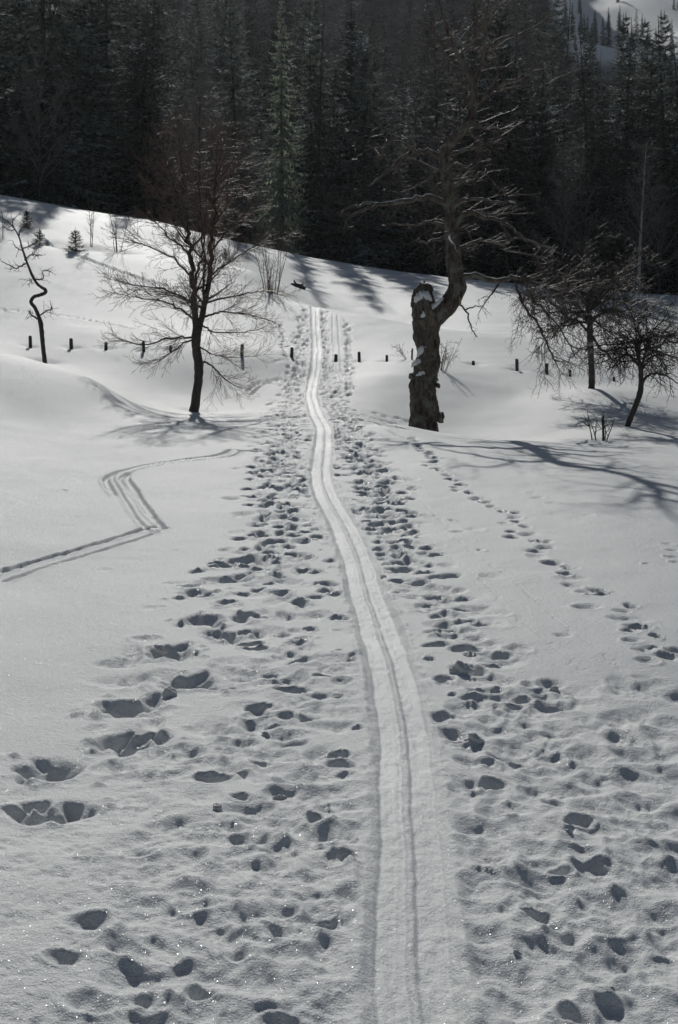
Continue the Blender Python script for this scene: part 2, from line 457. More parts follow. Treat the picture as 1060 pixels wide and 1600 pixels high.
# ------------------------------------------------------------------ materials
def newmat(name):
    m = bpy.data.materials.new(name); m.use_nodes = True
    n = m.node_tree.nodes; n.clear()
    out = n.new('ShaderNodeOutputMaterial')
    b = n.new('ShaderNodeBsdfPrincipled')
    m.node_tree.links.new(b.outputs[0], out.inputs[0])
    return m, n, m.node_tree.links, b, out
def noise(n, l, scale, detail=3, rough=.5, vec=None):
    t = n.new('ShaderNodeTexNoise'); t.inputs['Scale'].default_value = scale; t.inputs['Detail'].default_value = detail; t.inputs['Roughness'].default_value = rough
    if vec is not None: l.new(vec, t.inputs['Vector'])
    return t
def ramp(n, l, src, stops):
    r = n.new('ShaderNodeValToRGB')
    e = r.color_ramp.elements
    e[0].position, e[0].color = stops[0][0], (*stops[0][1], 1)
    e[1].position, e[1].color = stops[1][0], (*stops[1][1], 1)
    for p, c in stops[2:]:
        q = e.new(p); q.color = (*c, 1)
    l.new(src, r.inputs[0]); return r
def mathn(n, l, op, a, b=None):
    m = n.new('ShaderNodeMath'); m.operation = op
    for i, v in enumerate((a, b)):
        if v is None: continue
        if isinstance(v, (int, float)): m.inputs[i].default_value = v
        else: l.new(v, m.inputs[i])
    return m.outputs[0]

def snow_material(name, glints=True):
    m, n, l, b, out = newmat(name)
    tc = n.new('ShaderNodeTexCoord').outputs['Object']
    big = noise(n, l, .8, 3, .5, tc)
    cr = ramp(n, l, big.outputs[0], [(.3, (.82, .835, .835)), (.7, (.88, .89, .885))])
    sx0 = n.new('ShaderNodeSeparateXYZ'); l.new(tc, sx0.inputs[0])
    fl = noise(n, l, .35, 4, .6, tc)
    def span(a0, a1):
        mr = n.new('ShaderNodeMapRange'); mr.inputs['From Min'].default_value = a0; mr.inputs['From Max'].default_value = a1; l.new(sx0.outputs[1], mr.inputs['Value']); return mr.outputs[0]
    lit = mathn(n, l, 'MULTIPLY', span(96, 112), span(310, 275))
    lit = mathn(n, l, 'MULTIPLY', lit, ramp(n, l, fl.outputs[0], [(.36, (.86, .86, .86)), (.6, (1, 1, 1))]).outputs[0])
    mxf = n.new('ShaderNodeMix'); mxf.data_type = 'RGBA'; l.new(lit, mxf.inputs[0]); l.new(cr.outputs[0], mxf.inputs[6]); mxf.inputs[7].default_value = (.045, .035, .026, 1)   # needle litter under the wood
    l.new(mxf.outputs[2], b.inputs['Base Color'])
    b.inputs['Roughness'].default_value = .62
    b.inputs['Specular IOR Level'].default_value = .30
    g1 = noise(n, l, 150, 2, .7, tc); g2 = noise(n, l, 38, 3, .65, tc)
    s = mathn(n, l, 'ADD', mathn(n, l, 'MULTIPLY', g1.outputs[0], .75), g2.outputs[0])
    bp = n.new('ShaderNodeBump'); bp.inputs['Strength'].default_value = .8; bp.inputs['Distance'].default_value = .015
    if glints:
        pa = n.new('ShaderNodeAttribute'); pa.attribute_name = 'packed'; pf = pa.outputs['Fac']
        l.new(mathn(n, l, 'SUBTRACT', .62, mathn(n, l, 'MULTIPLY', pf, .15)), bp.inputs['Strength'])
        l.new(mathn(n, l, 'SUBTRACT', .62, mathn(n, l, 'MULTIPLY', pf, .05)), b.inputs['Roughness'])
        l.new(mathn(n, l, 'ADD', .30, mathn(n, l, 'MULTIPLY', pf, .05)), b.inputs['Specular IOR Level'])
    l.new(s, bp.inputs['Height']); l.new(bp.outputs[0], b.inputs['Normal'])
    if glints:
        # single ice crystals, each with a mirror facet of its own
        vo = n.new('ShaderNodeTexVoronoi'); vo.inputs['Scale'].default_value = 420; l.new(tc, vo.inputs['Vector'])
        sx = n.new('ShaderNodeSeparateColor'); l.new(vo.outputs['Color'], sx.inputs[0])
        vm = n.new('ShaderNodeVectorMath'); vm.operation = 'SUBTRACT'; l.new(vo.outputs['Color'], vm.inputs[0]); vm.inputs[1].default_value = (.5, .5, .5)
        vsn = n.new('ShaderNodeVectorMath'); vsn.operation = 'SCALE'; vsn.inputs['Scale'].default_value = 1.5; l.new(vm.outputs[0], vsn.inputs[0])
        ge = n.new('ShaderNodeNewGeometry')
        va = n.new('ShaderNodeVectorMath'); va.operation = 'ADD'; l.new(ge.outputs['Normal'], va.inputs[0]); l.new(vsn.outputs[0], va.inputs[1])
        vn = n.new('ShaderNodeVectorMath'); vn.operation = 'NORMALIZE'; l.new(va.outputs[0], vn.inputs[0])
        gl = n.new('ShaderNodeBsdfGlossy'); gl.inputs['Roughness'].default_value = .27; gl.inputs['Color'].default_value = (1, 1, 1, 1); l.new(vn.outputs[0], gl.inputs['Normal'])
        wn = n.new('ShaderNodeTexWhiteNoise'); wn.noise_dimensions = '3D'; l.new(vo.outputs['Position'], wn.inputs['Vector'])
        msk = mathn(n, l, 'MULTIPLY', mathn(n, l, 'GREATER_THAN', wn.outputs['Value'], .70), mathn(n, l, 'LESS_THAN', vo.outputs['Distance'], .30))
        mx_ = n.new('ShaderNodeMixShader'); l.new(mathn(n, l, 'MULTIPLY', msk, mathn(n, l, 'MULTIPLY', mathn(n, l, 'POWER', sx.outputs[0], 1.6), .8)), mx_.inputs[0])
        l.new(b.outputs[0], mx_.inputs[1]); l.new(gl.outputs[0], mx_.inputs[2]); l.new(mx_.outputs[0], out.inputs[0])
    return m
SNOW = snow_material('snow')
CLUMP = snow_material('snow clump', False)

def bark(name, dark, light, scale=14, stretch=.25, spec=.4, rough=.6, moss=None, bump=.02, snow_rim=None):
    m, n, l, b, out = newmat(name)
    tc = n.new('ShaderNodeTexCoord').outputs['Object']
    mp = n.new('ShaderNodeMapping'); mp.inputs['Scale'].default_value = (1, 1, stretch); l.new(tc, mp.inputs[0])
    a = noise(n, l, scale, 5, .65, mp.outputs[0])
    cr = ramp(n, l, a.outputs[0], [(.32, dark), (.68, light)])
    col = cr.outputs[0]
    if moss:
        c2 = noise(n, l, 5, 4, .6, tc)
        mk = ramp(n, l, c2.outputs[0], [(.52, (0, 0, 0)), (.62, (1, 1, 1))])
        mxn = n.new('ShaderNodeMix'); mxn.data_type = 'RGBA'
        l.new(mk.outputs[0], mxn.inputs[0]); l.new(col, mxn.inputs[6]); mxn.inputs[7].default_value = (*moss, 1)
        col = mxn.outputs[2]
    if snow_rim:  # snow on upward faces, also painting in the sunlit top edges of limbs
        ge = n.new('ShaderNodeNewGeometry'); sz = n.new('ShaderNodeSeparateXYZ'); l.new(ge.outputs['Normal'], sz.inputs[0])
        dn = noise(n, l, 3.5, 4, .65, tc)
        dk = mathn(n, l, 'GREATER_THAN', mathn(n, l, 'ADD', sz.outputs[2], mathn(n, l, 'MULTIPLY', dn.outputs[0], .9)), snow_rim)
        dm = n.new('ShaderNodeMix'); dm.data_type = 'RGBA'; l.new(dk, dm.inputs[0]); l.new(col, dm.inputs[6]); dm.inputs[7].default_value = (.72, .74, .75, 1)
        col = dm.outputs[2]
    l.new(col, b.inputs['Base Color'])
    b.inputs['Roughness'].default_value = rough; b.inputs['Specular IOR Level'].default_value = spec
    if bump:
        bp = n.new('ShaderNodeBump'); bp.inputs['Strength'].default_value = .9; bp.inputs['Distance'].default_value = bump
        l.new(a.outputs[0], bp.inputs['Height']); l.new(bp.outputs[0], b.inputs['Normal'])
    return m
BARK_OLD = bark('old bark', (.024, .019, .015), (.21, .172, .138), 15, .3, .3, .8, (.20, .20, .165), .07, 1.22)
BARK = bark('bark', (.03, .026, .022), (.085, .072, .06), 22, .25, .4, .6, None, .01)
TWIG = bark('twig', (.07, .055, .045), (.165, .13, .105), 9, 1, .35, .55, None, 0)
TWIG_RED = bark('reddish twig', (.11, .074, .06), (.24, .165, .13), 9, 1, .35, .55, None, 0)
TWIG_DARK = bark('dark twig', (.03, .025, .021), (.07, .055, .045), 9, 1, .45, .55, None, 0)
BARK_FOREST = bark('forest bark', (.03, .027, .025), (.08, .07, .062), 6, .3, .3, .8, None, 0)
TWIG_FOREST = bark('forest twig', (.13, .112, .10), (.29, .25, .23), 2, 1, .4, .6, None, 0)
BIRCH = bark('birch bark', (.3, .29, .27), (.66, .65, .62), 8, 1.6, .3, .7, None, 0)
BIRCH_TWIG = bark('birch twig', (.13, .115, .105), (.28, .25, .23), 4, 1, .35, .6, None, 0)
WOOD = bark('grey post wood', (.035, .032, .03), (.11, .105, .098), 30, .12, .3, .8, None, .006)
RAW = bark('torn wood', (.24, .18, .12), (.42, .33, .23), 30, .1, .3, .8, None, .004)

def needles(name, c0, c1, snowy=.62, trans=.16):
    m, n, l, b, out = newmat(name)
    tc = n.new('ShaderNodeTexCoord').outputs['Object']
    oi = n.new('ShaderNodeObjectInfo')
    a = noise(n, l, 2.6, 4, .75, tc)
    cr = ramp(n, l, a.outputs[0], [(.38, c0), (.68, c1)])
    hs = n.new('ShaderNodeHueSaturation'); l.new(cr.outputs[0], hs.inputs['Color'])
    l.new(mathn(n, l, 'ADD', mathn(n, l, 'MULTIPLY', oi.outputs['Random'], 1.5), .4), hs.inputs['Value'])
    # snow still lying on the upper side of some sprays, doubling as sunlit flecks
    ge = n.new('ShaderNodeNewGeometry')
    sz = n.new('ShaderNodeSeparateXYZ'); l.new(ge.outputs['True Normal'], sz.inputs[0])
    va = n.new('ShaderNodeVectorMath'); va.operation = 'ADD'; l.new(tc, va.inputs[0])
    cv = n.new('ShaderNodeCombineXYZ'); l.new(mathn(n, l, 'MULTIPLY', oi.outputs['Random'], 90.0), cv.inputs[0]); l.new(cv.outputs[0], va.inputs[1])
    s1 = noise(n, l, .55, 2, .5, va.outputs[0]); s2 = noise(n, l, 3.2, 2, .6, va.outputs[0])
    sm = mathn(n, l, 'ADD', mathn(n, l, 'MULTIPLY', s1.outputs[0], .65), mathn(n, l, 'MULTIPLY', s2.outputs[0], .55))
    mk = mathn(n, l, 'MULTIPLY', mathn(n, l, 'GREATER_THAN', sm, snowy), mathn(n, l, 'GREATER_THAN', mathn(n, l, 'ABSOLUTE', sz.outputs[2]), .45))
    mxn = n.new('ShaderNodeMix'); mxn.data_type = 'RGBA'; l.new(mk, mxn.inputs[0]); l.new(hs.outputs[0], mxn.inputs[6]); mxn.inputs[7].default_value = (.66, .70, .74, 1)
    l.new(mxn.outputs[2], b.inputs['Base Color'])
    b.inputs['Roughness'].default_value = .8; b.inputs['Specular IOR Level'].default_value = .15
    tr = n.new('ShaderNodeBsdfTranslucent'); l.new(mxn.outputs[2], tr.inputs[0])
    ms = n.new('ShaderNodeMixShader'); ms.inputs[0].default_value = trans
    l.new(b.outputs[0], ms.inputs[1]); l.new(tr.outputs[0], ms.inputs[2]); l.new(ms.outputs[0], out.inputs[0])
    return m
SPRUCE = needles('spruce needles', (.020, .028, .024), (.20, .225, .20), .70, .38)  # bright mottling and wider snow flecks paint in sunlight on the boughs
PALE_GLOW = needles('larch needles with painted glow', (.17, .20, .15), (.50, .54, .43), .75, .45)  # paleness paints in the flare and sunlit haze over this tree
YOUNG = needles('young spruce needles', (.03, .042, .028), (.07, .085, .055), .80)

# ------------------------------------------------------------------ naming
def tag(o, label=None, cat=None, group=None, kind=None):
    if label: o['label'] = label
    if cat: o['category'] = cat
    if group: o['group'] = group
    if kind: o['kind'] = kind
    return o
def thing(name, loc, label, cat, group=None):
    e = bpy.data.objects.new(name, None); COL.objects.link(e)
    e.location = loc; e.empty_display_size = .2
    return tag(e, label, cat, group)

# snow field
nr, nc = X.shape
idx = np.arange(nr * nc).reshape(nr, nc)
quad = np.stack([idx[:-1, :-1], idx[:-1, 1:], idx[1:, 1:], idx[1:, :-1]], -1).reshape(-1)
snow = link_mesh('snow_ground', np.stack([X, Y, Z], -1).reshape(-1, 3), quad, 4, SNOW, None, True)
pk = snow.data.attributes.new('packed', 'FLOAT', 'POINT')      # where skis have pressed the snow smooth
pk.data.foreach_set('value', (np.maximum(lband, rband) * flank * (.8 + .5 * vnoise(X * 9, Y * 2))).astype(np.float32).ravel())
tag(snow, 'trodden snow field with ski tracks, rising to a wooded valley side', 'snow', kind='structure')
del quad, idx

# ------------------------------------------------------------------ branches
class Tubes:
    """collects round tapering strands; build() turns them into one mesh"""
    def __init__(s): s.g = {}
    def add(s, pts, rad, sides=3):
        s.g.setdefault((len(pts), sides), []).append((pts, rad))
    def empty(s): return not s.g
    def build(s, name, mat, parent, origin=(0, 0, 0), rough=None):
        V, Fc, base = [], [], 0
        for (n, k), lst in s.g.items():
            Pn = np.array([a for a, _ in lst], float); Rn = np.array([b for _, b in lst], float)
            M = len(lst)
            T = np.gradient(Pn, axis=1); T /= np.linalg.norm(T, axis=2, keepdims=True) + 1e-9
            T0 = T.mean(1)
            ref = np.where(np.abs(T0[:, 2:3]) < .8, np.array([[0, 0, 1.]]), np.array([[1., 0, 0]]))
            A = np.cross(T, ref[:, None, :]); A /= np.linalg.norm(A, axis=2, keepdims=True) + 1e-9
            B = np.cross(T, A)
            th = np.arange(k) / k * 2 * math.pi
            ring = Pn[:, :, None] + Rn[:, :, None, None] * (A[:, :, None] * np.cos(th)[None, None, :, None] + B[:, :, None] * np.sin(th)[None, None, :, None])
            if rough is not None: ring = rough(ring, Pn[:, :, None], Rn[:, :, None, None])
            V.append(ring.reshape(-1, 3))
            ii = base + np.arange(M * n * k).reshape(M, n, k)
            nx = np.roll(ii, -1, 2)
            Fc.append(np.stack([ii[:, :-1], nx[:, :-1], nx[:, 1:], ii[:, 1:]], -1).reshape(-1))
            base += M * n * k
        V = np.concatenate(V) - np.array(origin)
        return link_mesh(name, V, np.concatenate(Fc), 4, mat, parent, True)

def nrm(v):
    l_ = math.sqrt(v[0] ** 2 + v[1] ** 2 + v[2] ** 2) + 1e-9
    return (v[0] / l_, v[1] / l_, v[2] / l_)
def walk(p, d, L, r0, r1, n, rg, wig, up):
    pts = [p]; rad = [r0]; st = L / n
    for i in range(n):
        d = nrm((d[0] + rg.gauss(0, wig), d[1] + rg.gauss(0, wig), d[2] + rg.gauss(0, wig) + up))
        p = (p[0] + d[0] * st, p[1] + d[1] * st, p[2] + d[2] * st)
        pts.append(p); rad.append(r0 + (r1 - r0) * (i + 1) / n)
    return pts, rad
def side_dir(d, rg, ang, flat=.0):
    u = nrm((rg.gauss(0, 1), rg.gauss(0, 1), rg.gauss(0, 1) * (1 - flat)))
    k = u[0] * d[0] + u[1] * d[1] + u[2] * d[2]
    u = nrm((u[0] - k * d[0], u[1] - k * d[1], u[2] - k * d[2]))
    c, s = math.cos(ang), math.sin(ang)
    return (d[0] * c + u[0] * s, d[1] * c + u[1] * s, d[2] * c + u[2] * s)
def twiggy(tb, pts, rad, rg, spec, lvl=0, t0=.12):
    """spec: list per level of dict(n per m, len, ang, wig, up, r)"""
    if lvl >= len(spec): return
    sp = spec[lvl]
    total = sum(math.dist(pts[i], pts[i + 1]) for i in range(len(pts) - 1))
    cnt = int(total * sp['n'] + rg.random())
    for c in range(cnt):
        t = t0 + (1 - t0) * rg.random()
        f = t * (len(pts) - 1); i = min(int(f), len(pts) - 2); f -= i
        a, b = pts[i], pts[i + 1]
        p = tuple(a[k] + (b[k] - a[k]) * f for k in range(3))
        d = nrm(tuple(b[k] - a[k] for k in range(3)))
        d = side_dir(d, rg, R(rg.uniform(*sp['ang'])), sp.get('flat', 0))
        L = sp['len'] * rg.uniform(.45, 1.25) * (1 - .45 * t)
        r = min(rad[i] * .7, sp['r'] * rg.uniform(.7, 1.2))
        q, rd = walk(p, d, L, r, max(r * .45, sp.get('tip', .0028)), sp.get('seg', 4), rg, sp['wig'], sp['up'])
        tb.add(q, rd, 3)
        twiggy(tb, q, rd, rg, spec, lvl + 1, .08)

def dense(poly, per=3):
    """smooth (x,y,z,r) rows"""
    return interp_path(poly, np.linspace(0, len(poly) - 1, (len(poly) - 1) * per + 1))

def traced(px_rows, d0, rg, drift=0.0, per=3, curve=.0):
    """(px, py, radius px[, metres nearer/farther]) -> points and radii"""
    rows = []
    for i, q in enumerate(px_rows):
        t = i / max(1, len(px_rows) - 1)
        dd = (q[3] if len(q) > 3 else drift * t + curve * math.sin(t * 5))
        d = d0 + dd
        x, y, z = P(q[0], q[1], d)
        rows.append((x, y, z, q[2] / F * d))
    s = dense(rows, per)
    return [tuple(r[:3]) for r in s], [max(.0015, float(r[3])) for r in s]

def rebase(pts, o): return [(p[0] - o[0], p[1] - o[1], p[2] - o[2]) for p in pts]

class HeroTree:
    def __init__(s, name, base_px, label, barkm, twigm, seed, group=None, d=None):
        x, y = at(*base_px[:2]) if d is None else ((base_px[0] - 530) / F * d, d)
        s.o = (x, y, gz(x, y)); s.d = y
        s.root = thing(name, s.o, label, 'tree', group)
        s.b, s.t, s.rg = barkm, twigm, random.Random(seed)
    def trunk(s, rows, sides=12, rough=None, name='trunk', per=4):
        p, r = traced(rows, s.d, s.rg, 0, per)
        tb = Tubes(); tb.add(rebase(p, s.o), r, sides)
        tb.build(name, s.b, s.root, (0, 0, 0), rough)
        return rebase(p, s.o), r
    def limb(s, rows, spec, drift=None, sides=6, t0=.12, barkm=None):
        dr = s.rg.uniform(-1.1, 1.1) if drift is None else drift
        p, r = traced(rows, s.d, s.rg, dr, 4, .05)
        p = rebase(p, s.o)
        st = p[0]
        for i in range(2, len(p)):
            k = min(i, len(p) - i) * .012
            p[i] = tuple(c + s.rg.gauss(0, min(k * .22, r[i] * .8)) for c in p[i])
        return s.raw_limb(p, r, spec, sides, t0)
    def raw_limb(s, p, r, spec, sides=6, t0=.12):
        tb = Tubes(); tb.add(p, r, sides)
        o = tb.build('branch', s.b, s.root)
        tw = Tubes(); twiggy(tw, p, r, s.rg, spec, 0, t0)
        if not tw.empty(): tag(tw.build('twigs', s.t, o), kind='stuff')
        return p, r

# ------------------------------------------------------------------ the slim tree left of the track
SP_L = [dict(n=12, len=.8, ang=(20, 50), wig=.06, up=.02, r=.0052, flat=.5, seg=5), dict(n=11, len=.40, ang=(20, 50), wig=.07, up=.02, r=.0038, flat=.4, seg=4), dict(n=6, len=.2, ang=(20, 55), wig=.08, up=.01, r=.0034, seg=3)]
SP_LU = [dict(n=11, len=.7, ang=(20, 50), wig=.07, up=.03, r=.006, flat=.2, seg=5), dict(n=10, len=.36, ang=(20, 50), wig=.08, up=.025, r=.0044, seg=4), dict(n=6, len=.18, ang=(20, 55), wig=.08, up=.015, r=.0034, seg=3)]
def bumps(amp, fr):
    def f(ring, axis, rad):
        k = np.sin(ring[..., 0:1] * fr * 1.3 + ring[..., 2:3] * fr * .5) * np.sin(ring[..., 1:2] * fr * 1.1 + ring[..., 2:3] * fr * .31) + .6 * np.sin(ring[..., 2:3] * fr * .9 + ring[..., 0:1] * fr * 2.3 + 2)
        return ring + (ring - axis) * amp * k
    return f
T = HeroTree('bare_tree', (305, 641), 'slim bare forked tree with wide twiggy crown standing left of the ski track', BARK, TWIG_RED, 21, None, 29.0)
T.trunk([(302, 652, 8.5), (306, 625, 7.2), (310, 595, 6.8), (311, 570, 7.4), (307, 545, 6.8), (307, 525, 7.5), (309, 508, 6.5), (310, 500, 4)], 12, bumps(.06, 40))
lead1, r1 = T.limb([(307, 520, 5.6), (305, 490, 4.9), (303, 455, 4.4), (299, 420, 4), (296, 385, 3.4), (292, 345, 2.8), (288, 305, 2.2), (284, 265, 1.5), (281, 225, .9), (279, 195, .5)], SP_LU, -.25, 8, .35)
lead2, r2 = T.limb([(310, 518, 5.4), (318, 485, 4.8), (325, 450, 4.2), (331, 405, 3.6), (335, 365, 3), (337, 320, 2.3), (337, 275, 1.7), (339, 235, 1), (341, 200, .5)], SP_LU, .3, 8, .35)
T.limb([(320, 480, 2.6), (318, 440, 2.2), (322, 405, 1.8), (316, 365, 1.4), (312, 310, 1), (310, 255, .6)], SP_LU, -.5, 6)
T.limb([(303, 455, 2.4), (310, 420, 2), (318, 390, 1.6), (320, 340, 1.1), (326, 270, .6)], SP_LU, .6, 6)
for rows in [[(304, 527, 2.6), (284, 528, 2.2), (260, 528, 1.9), (232, 538, 1.4), (209, 536, 1), (184, 528, .5)],
             [(304, 530, 2), (290, 534, 1.7), (275, 545, 1.3), (240, 569, .6)],
             [(304, 500, 2.6), (292, 490, 2.3), (278, 479, 2), (246, 469, 1.5), (203, 464, .9), (178, 456, .5)],
             [(303, 474, 2.4), (278, 460, 2), (249, 450, 1.4), (214, 447, .9), (185, 440, .5)],
             [(300, 434, 2.2), (284, 416, 2), (266, 401, 1.6), (232, 385, 1.2), (203, 375, .7), (180, 372, .4)],
             [(296, 398, 2.2), (284, 385, 1.9), (266, 372, 1.5), (246, 349, 1.1), (223, 341, .8), (195, 338, .4)],
             [(294, 365, 1.8), (270, 330, 1.4), (248, 305, 1), (222, 288, .5)],
             [(290, 330, 1.6), (268, 298, 1.2), (250, 270, .8), (235, 245, .4)],
             [(287, 295, 1.4), (268, 262, 1), (255, 232, .7), (246, 210, .4)],
             [(284, 265, 1.1), (272, 235, .8), (262, 205, .4)],
             [(311, 567, 3), (320, 566, 2.4), (330, 570, 1.9), (344, 585, 1.4), (360, 598, 1), (380, 608, .5)],
             [(310, 541, 1.9), (322, 548, 1.6), (336, 555, 1.2), (364, 559, .9), (404, 556, .5)],
             [(314, 508, 2.2), (325, 513, 1.9), (335, 519, 1.5), (381, 519, 1), (410, 513, .5)],
             [(321, 495, 2.4), (336, 489, 2), (352, 486, 1.7), (396, 493, 1.1), (432, 505, .5)],
             [(323, 473, 2.4), (352, 466, 1.9), (387, 459, 1.4), (412, 455, .9), (440, 462, .5)],
             [(329, 431, 2.4), (342, 420, 2), (358, 410, 1.7), (387, 391, 1.2), (412, 380, .6), (436, 372, .4)],
             [(333, 390, 1.9), (352, 365, 1.5), (372, 345, 1), (398, 330, .5)],
             [(336, 350, 1.7), (354, 322, 1.3), (372, 300, .9), (392, 282, .4)],
             [(337, 315, 1.5), (354, 285, 1.1), (370, 258, .7), (382, 238, .4)],
             [(337, 280, 1.2), (350, 250, .8), (362, 222, .4)],
             [(338, 255, 1), (330, 228, .7), (322, 200, .4)], [(286, 280, 1), (296, 245, .7), (304, 210, .4)]]:
    rows = [(q[0], q[1], q[2] * .8) for q in rows]
    T.limb(rows, SP_L if rows[0][1] > 400 else SP_LU, None, 6)
# limbs reaching towards and away from the viewer
for k in range(26):
    src, rd = (lead1, r1) if k % 2 else (lead2, r2)
    i = T.rg.randint(4, len(src) - 8)
    h = src[i][2]
    az = T.rg.choice((90, 270)) + T.rg.uniform(-50, 50)
    el = R(T.rg.uniform(10, 38) + (h - 2) * 6)
    dd = (math.cos(R(az)) * math.cos(el), math.sin(R(az)) * math.cos(el), math.sin(el))
    p, r = walk(src[i], dd, T.rg.uniform(.9, 1.5) * (1.15 - .1 * h), rd[i] * .5, .004, 9, T.rg, .09, -.005)
    T.raw_limb(p, r, SP_LU, 6)

# ------------------------------------------------------------------ the old pollarded tree
SP_B = [dict(n=4.8, len=.85, ang=(30, 70), wig=.13, up=.0, r=.008, flat=.3, seg=6), dict(n=5, len=.42, ang=(30, 70), wig=.15, up=.0, r=.005, seg=5), dict(n=3.5, len=.2, ang=(30, 70), wig=.15, up=-.01, r=.0036, seg=3)]
SP_BD = [dict(n=8, len=1.0, ang=(30, 75), wig=.17, up=-.07, r=.009, flat=.2, seg=6), dict(n=9, len=.48, ang=(30, 75), wig=.2, up=-.07, r=.006, seg=5), dict(n=8, len=.22, ang=(30, 75), wig=.2, up=-.03, r=.0042, seg=3)]
B = HeroTree('old_tree', (660, 683), 'old gnarled tree with thick broken trunk and snow in its fork right of the track', BARK_OLD, TWIG, 33, None, 26.0)
def gnarl(ring, axis, rad):
    x, y, z = ring[..., 0:1], ring[..., 1:2], ring[..., 2:3]
    th = np.arctan2(y - axis[..., 1:2], x - axis[..., 0:1])
    k = .10 * np.sin(3 * th + z * 5) + .07 * np.sin(5 * th - z * 9 + 1) + .06 * np.sin(13 * th + z * 4 + 2 * np.sin(z * 6)) + .05 * np.sin(7 * th - z * 3) + .07 * np.sin(z * 14 + 2 * th) * np.sin(z * 5.3 + th)
    k = k + .13 * fbm((th * 2.2 + 20) + 0 * z, z * 7, 4) + .10 * fbm(np.cos(th) * 7 + z * 3, np.sin(th) * 7 + z * 9, 3)
    return ring + (ring - axis) * k * np.minimum(1, rad / .03)
tp, tr_ = B.trunk([(660, 700, 24), (661, 675, 22), (662, 650, 21), (662, 620, 20), (664, 595, 18.5), (666, 572, 18), (668, 550, 17), (667, 530, 18), (667, 510, 19.5), (668, 495, 19), (666, 482, 18), (662, 470, 17), (661, 460, 16), (664, 452, 13), (668, 447, 9), (670, 443, 3)], 48, gnarl, 'trunk', 10)
UPR = [(670, 512, 12), (680, 497, 15), (692, 484, 15), (704, 472, 15), (711, 458, 14), (713, 442, 12.5), (711, 420, 11.5), (708, 385, 11), (704, 335, 10), (701, 292, 9), (695, 255, 7.5), (698, 230, 7.5), (718, 208, 7), (735, 185, 6.3), (741, 160, 6), (738, 130, 5), (725, 103, 4.4), (708, 70, 3.2), (697, 40, 2.4), (688, 10, 1.6), (680, -20, .8)]
up_p, up_r = B.trunk(UPR, 26, gnarl, 'stem', 7)
def blob(name, c, r, mat, parent, seed, rough=.25, squash=(1, 1, 1), nu=14, nv=10):
    """uneven closed lump"""
    rg_ = np.random.RandomState(seed); ph = rg_.uniform(0, 6.3, 8)
    V = []
    for i in range(nv + 1):
        la = math.pi * i / nv
        for j in range(nu):
            lo = 2 * math.pi * j / nu
            u = np.array([math.sin(la) * math.cos(lo), math.sin(la) * math.sin(lo), math.cos(la)])
            k = 1 + rough * (math.sin(3 * u[0] + ph[0] + 2 * u[2]) * .5 + math.sin(5 * u[1] + ph[1]) * .4 + math.sin(6 * u[2] + 4 * u[0] + ph[2]) * .35 + math.sin(9 * u[0] + 7 * u[1] + ph[3]) * .25)
            V.append(u * r * k * np.array(squash) + np.array(c))
    Fq = [q for i in range(nv) for j in range(nu) for q in (i * nu + j, (i + 1) * nu + j, (i + 1) * nu + (j + 1) % nu, i * nu + (j + 1) % nu)]
    return link_mesh(name, np.array(V), np.array(Fq), 4, mat, parent, True)
def bl(px, py, dd=0): return tuple(np.array(P(px, py, B.d + dd)) - np.array(B.o))
for i, (px, py, r, dd) in enumerate([(687, 651, 9, -.03), (684, 602, 4.5, -.05), (679, 635, 4, -.1), (643, 588, 5, -.1), (681, 593, 4, -.12), (676, 560, 5, -.15), (655, 600, 6, -.17)]):
    blob('burl', bl(px, py, dd), r / F * B.d, BARK_OLD, B.root, 40 + i, .3)
# torn splinters on the broken stub
for i, (px, py, h, dd) in enumerate([(648, 470, 20, -.05), (650, 466, 14, .02), (656, 452, 10, .05), (664, 452, 14, .08), (670, 456, 12, .06), (660, 455, 12, -.02), (674, 462, 12, .05), (645, 480, 12, -.02)]):
    c = bl(px, py, dd); s_ = 1 / F * B.d
    tb = Tubes(); tb.add([c, (c[0] - .005, c[1], c[2] + h * .6 * s_), (c[0] + rng.uniform(-.02, .02), c[1], c[2] + h * s_)], [3.2 * s_, 2.4 * s_, .5 * s_], 5)
    tb.build('splinter', BARK_OLD, B.root, (0, 0, 0), bumps(.2, 60))
blob('torn_wood', bl(719, 470, -.12), .055, RAW, B.root, 60, .3, (.5, .5, 1.3))
def snow_strip(name, rows, root, o, d, seed, thick=.5):
    """snow lying along the top of a limb: px, py, half width px, metres nearer"""
    pts = [tuple(np.array(P(q[0], q[1], d + q[3])) - np.array(o)) for q in rows]
    tb = Tubes(); rows4 = [(*p, q[2] / F * d) for p, q in zip(pts, rows)]
    s = dense(rows4, 6)
    tb.add([tuple(r[:3]) for r in s], [max(.004, float(r[3])) for r in s], 12)
    return tb.build(name, CLUMP, root, (0, 0, 0), bumps(.26, 38))
snow_strip('snow_patch', [(657, 497, 1, -0.172), (663, 491, 4.5, -0.172), (672, 483, 4.5, -0.155), (682, 475, 3.6, -0.146), (690, 468, 2.4, -0.138), (693, 465, .5, -0.129)], B.root, B.o, B.d, 1)
snow_strip('snow_patch', [(648, 472, 2, -.13), (654, 465, 6, -.15), (662, 461, 7.5, -.155), (670, 465, 5.5, -.15), (675, 470, 1, -.1)], B.root, B.o, B.d, 2)
snow_strip('snow_patch', [(653, 558, 1, -0.163), (657, 549, 5, -0.172), (663, 543, 5, -0.172), (669, 540, 1, -0.163)], B.root, B.o, B.d, 3)
snow_strip('snow_patch', [(643, 574, .6, -0.163), (648, 568, 3.6, -0.163), (656, 564, 3, -0.172), (660, 562, .6, -0.172)], B.root, B.o, B.d, 4)
snow_strip('snow_patch', [(650, 587, .6, -0.181), (657, 584, 3.2, -0.189), (664, 582, 3.2, -0.189), (667, 585, .6, -0.181)], B.root, B.o, B.d, 5)
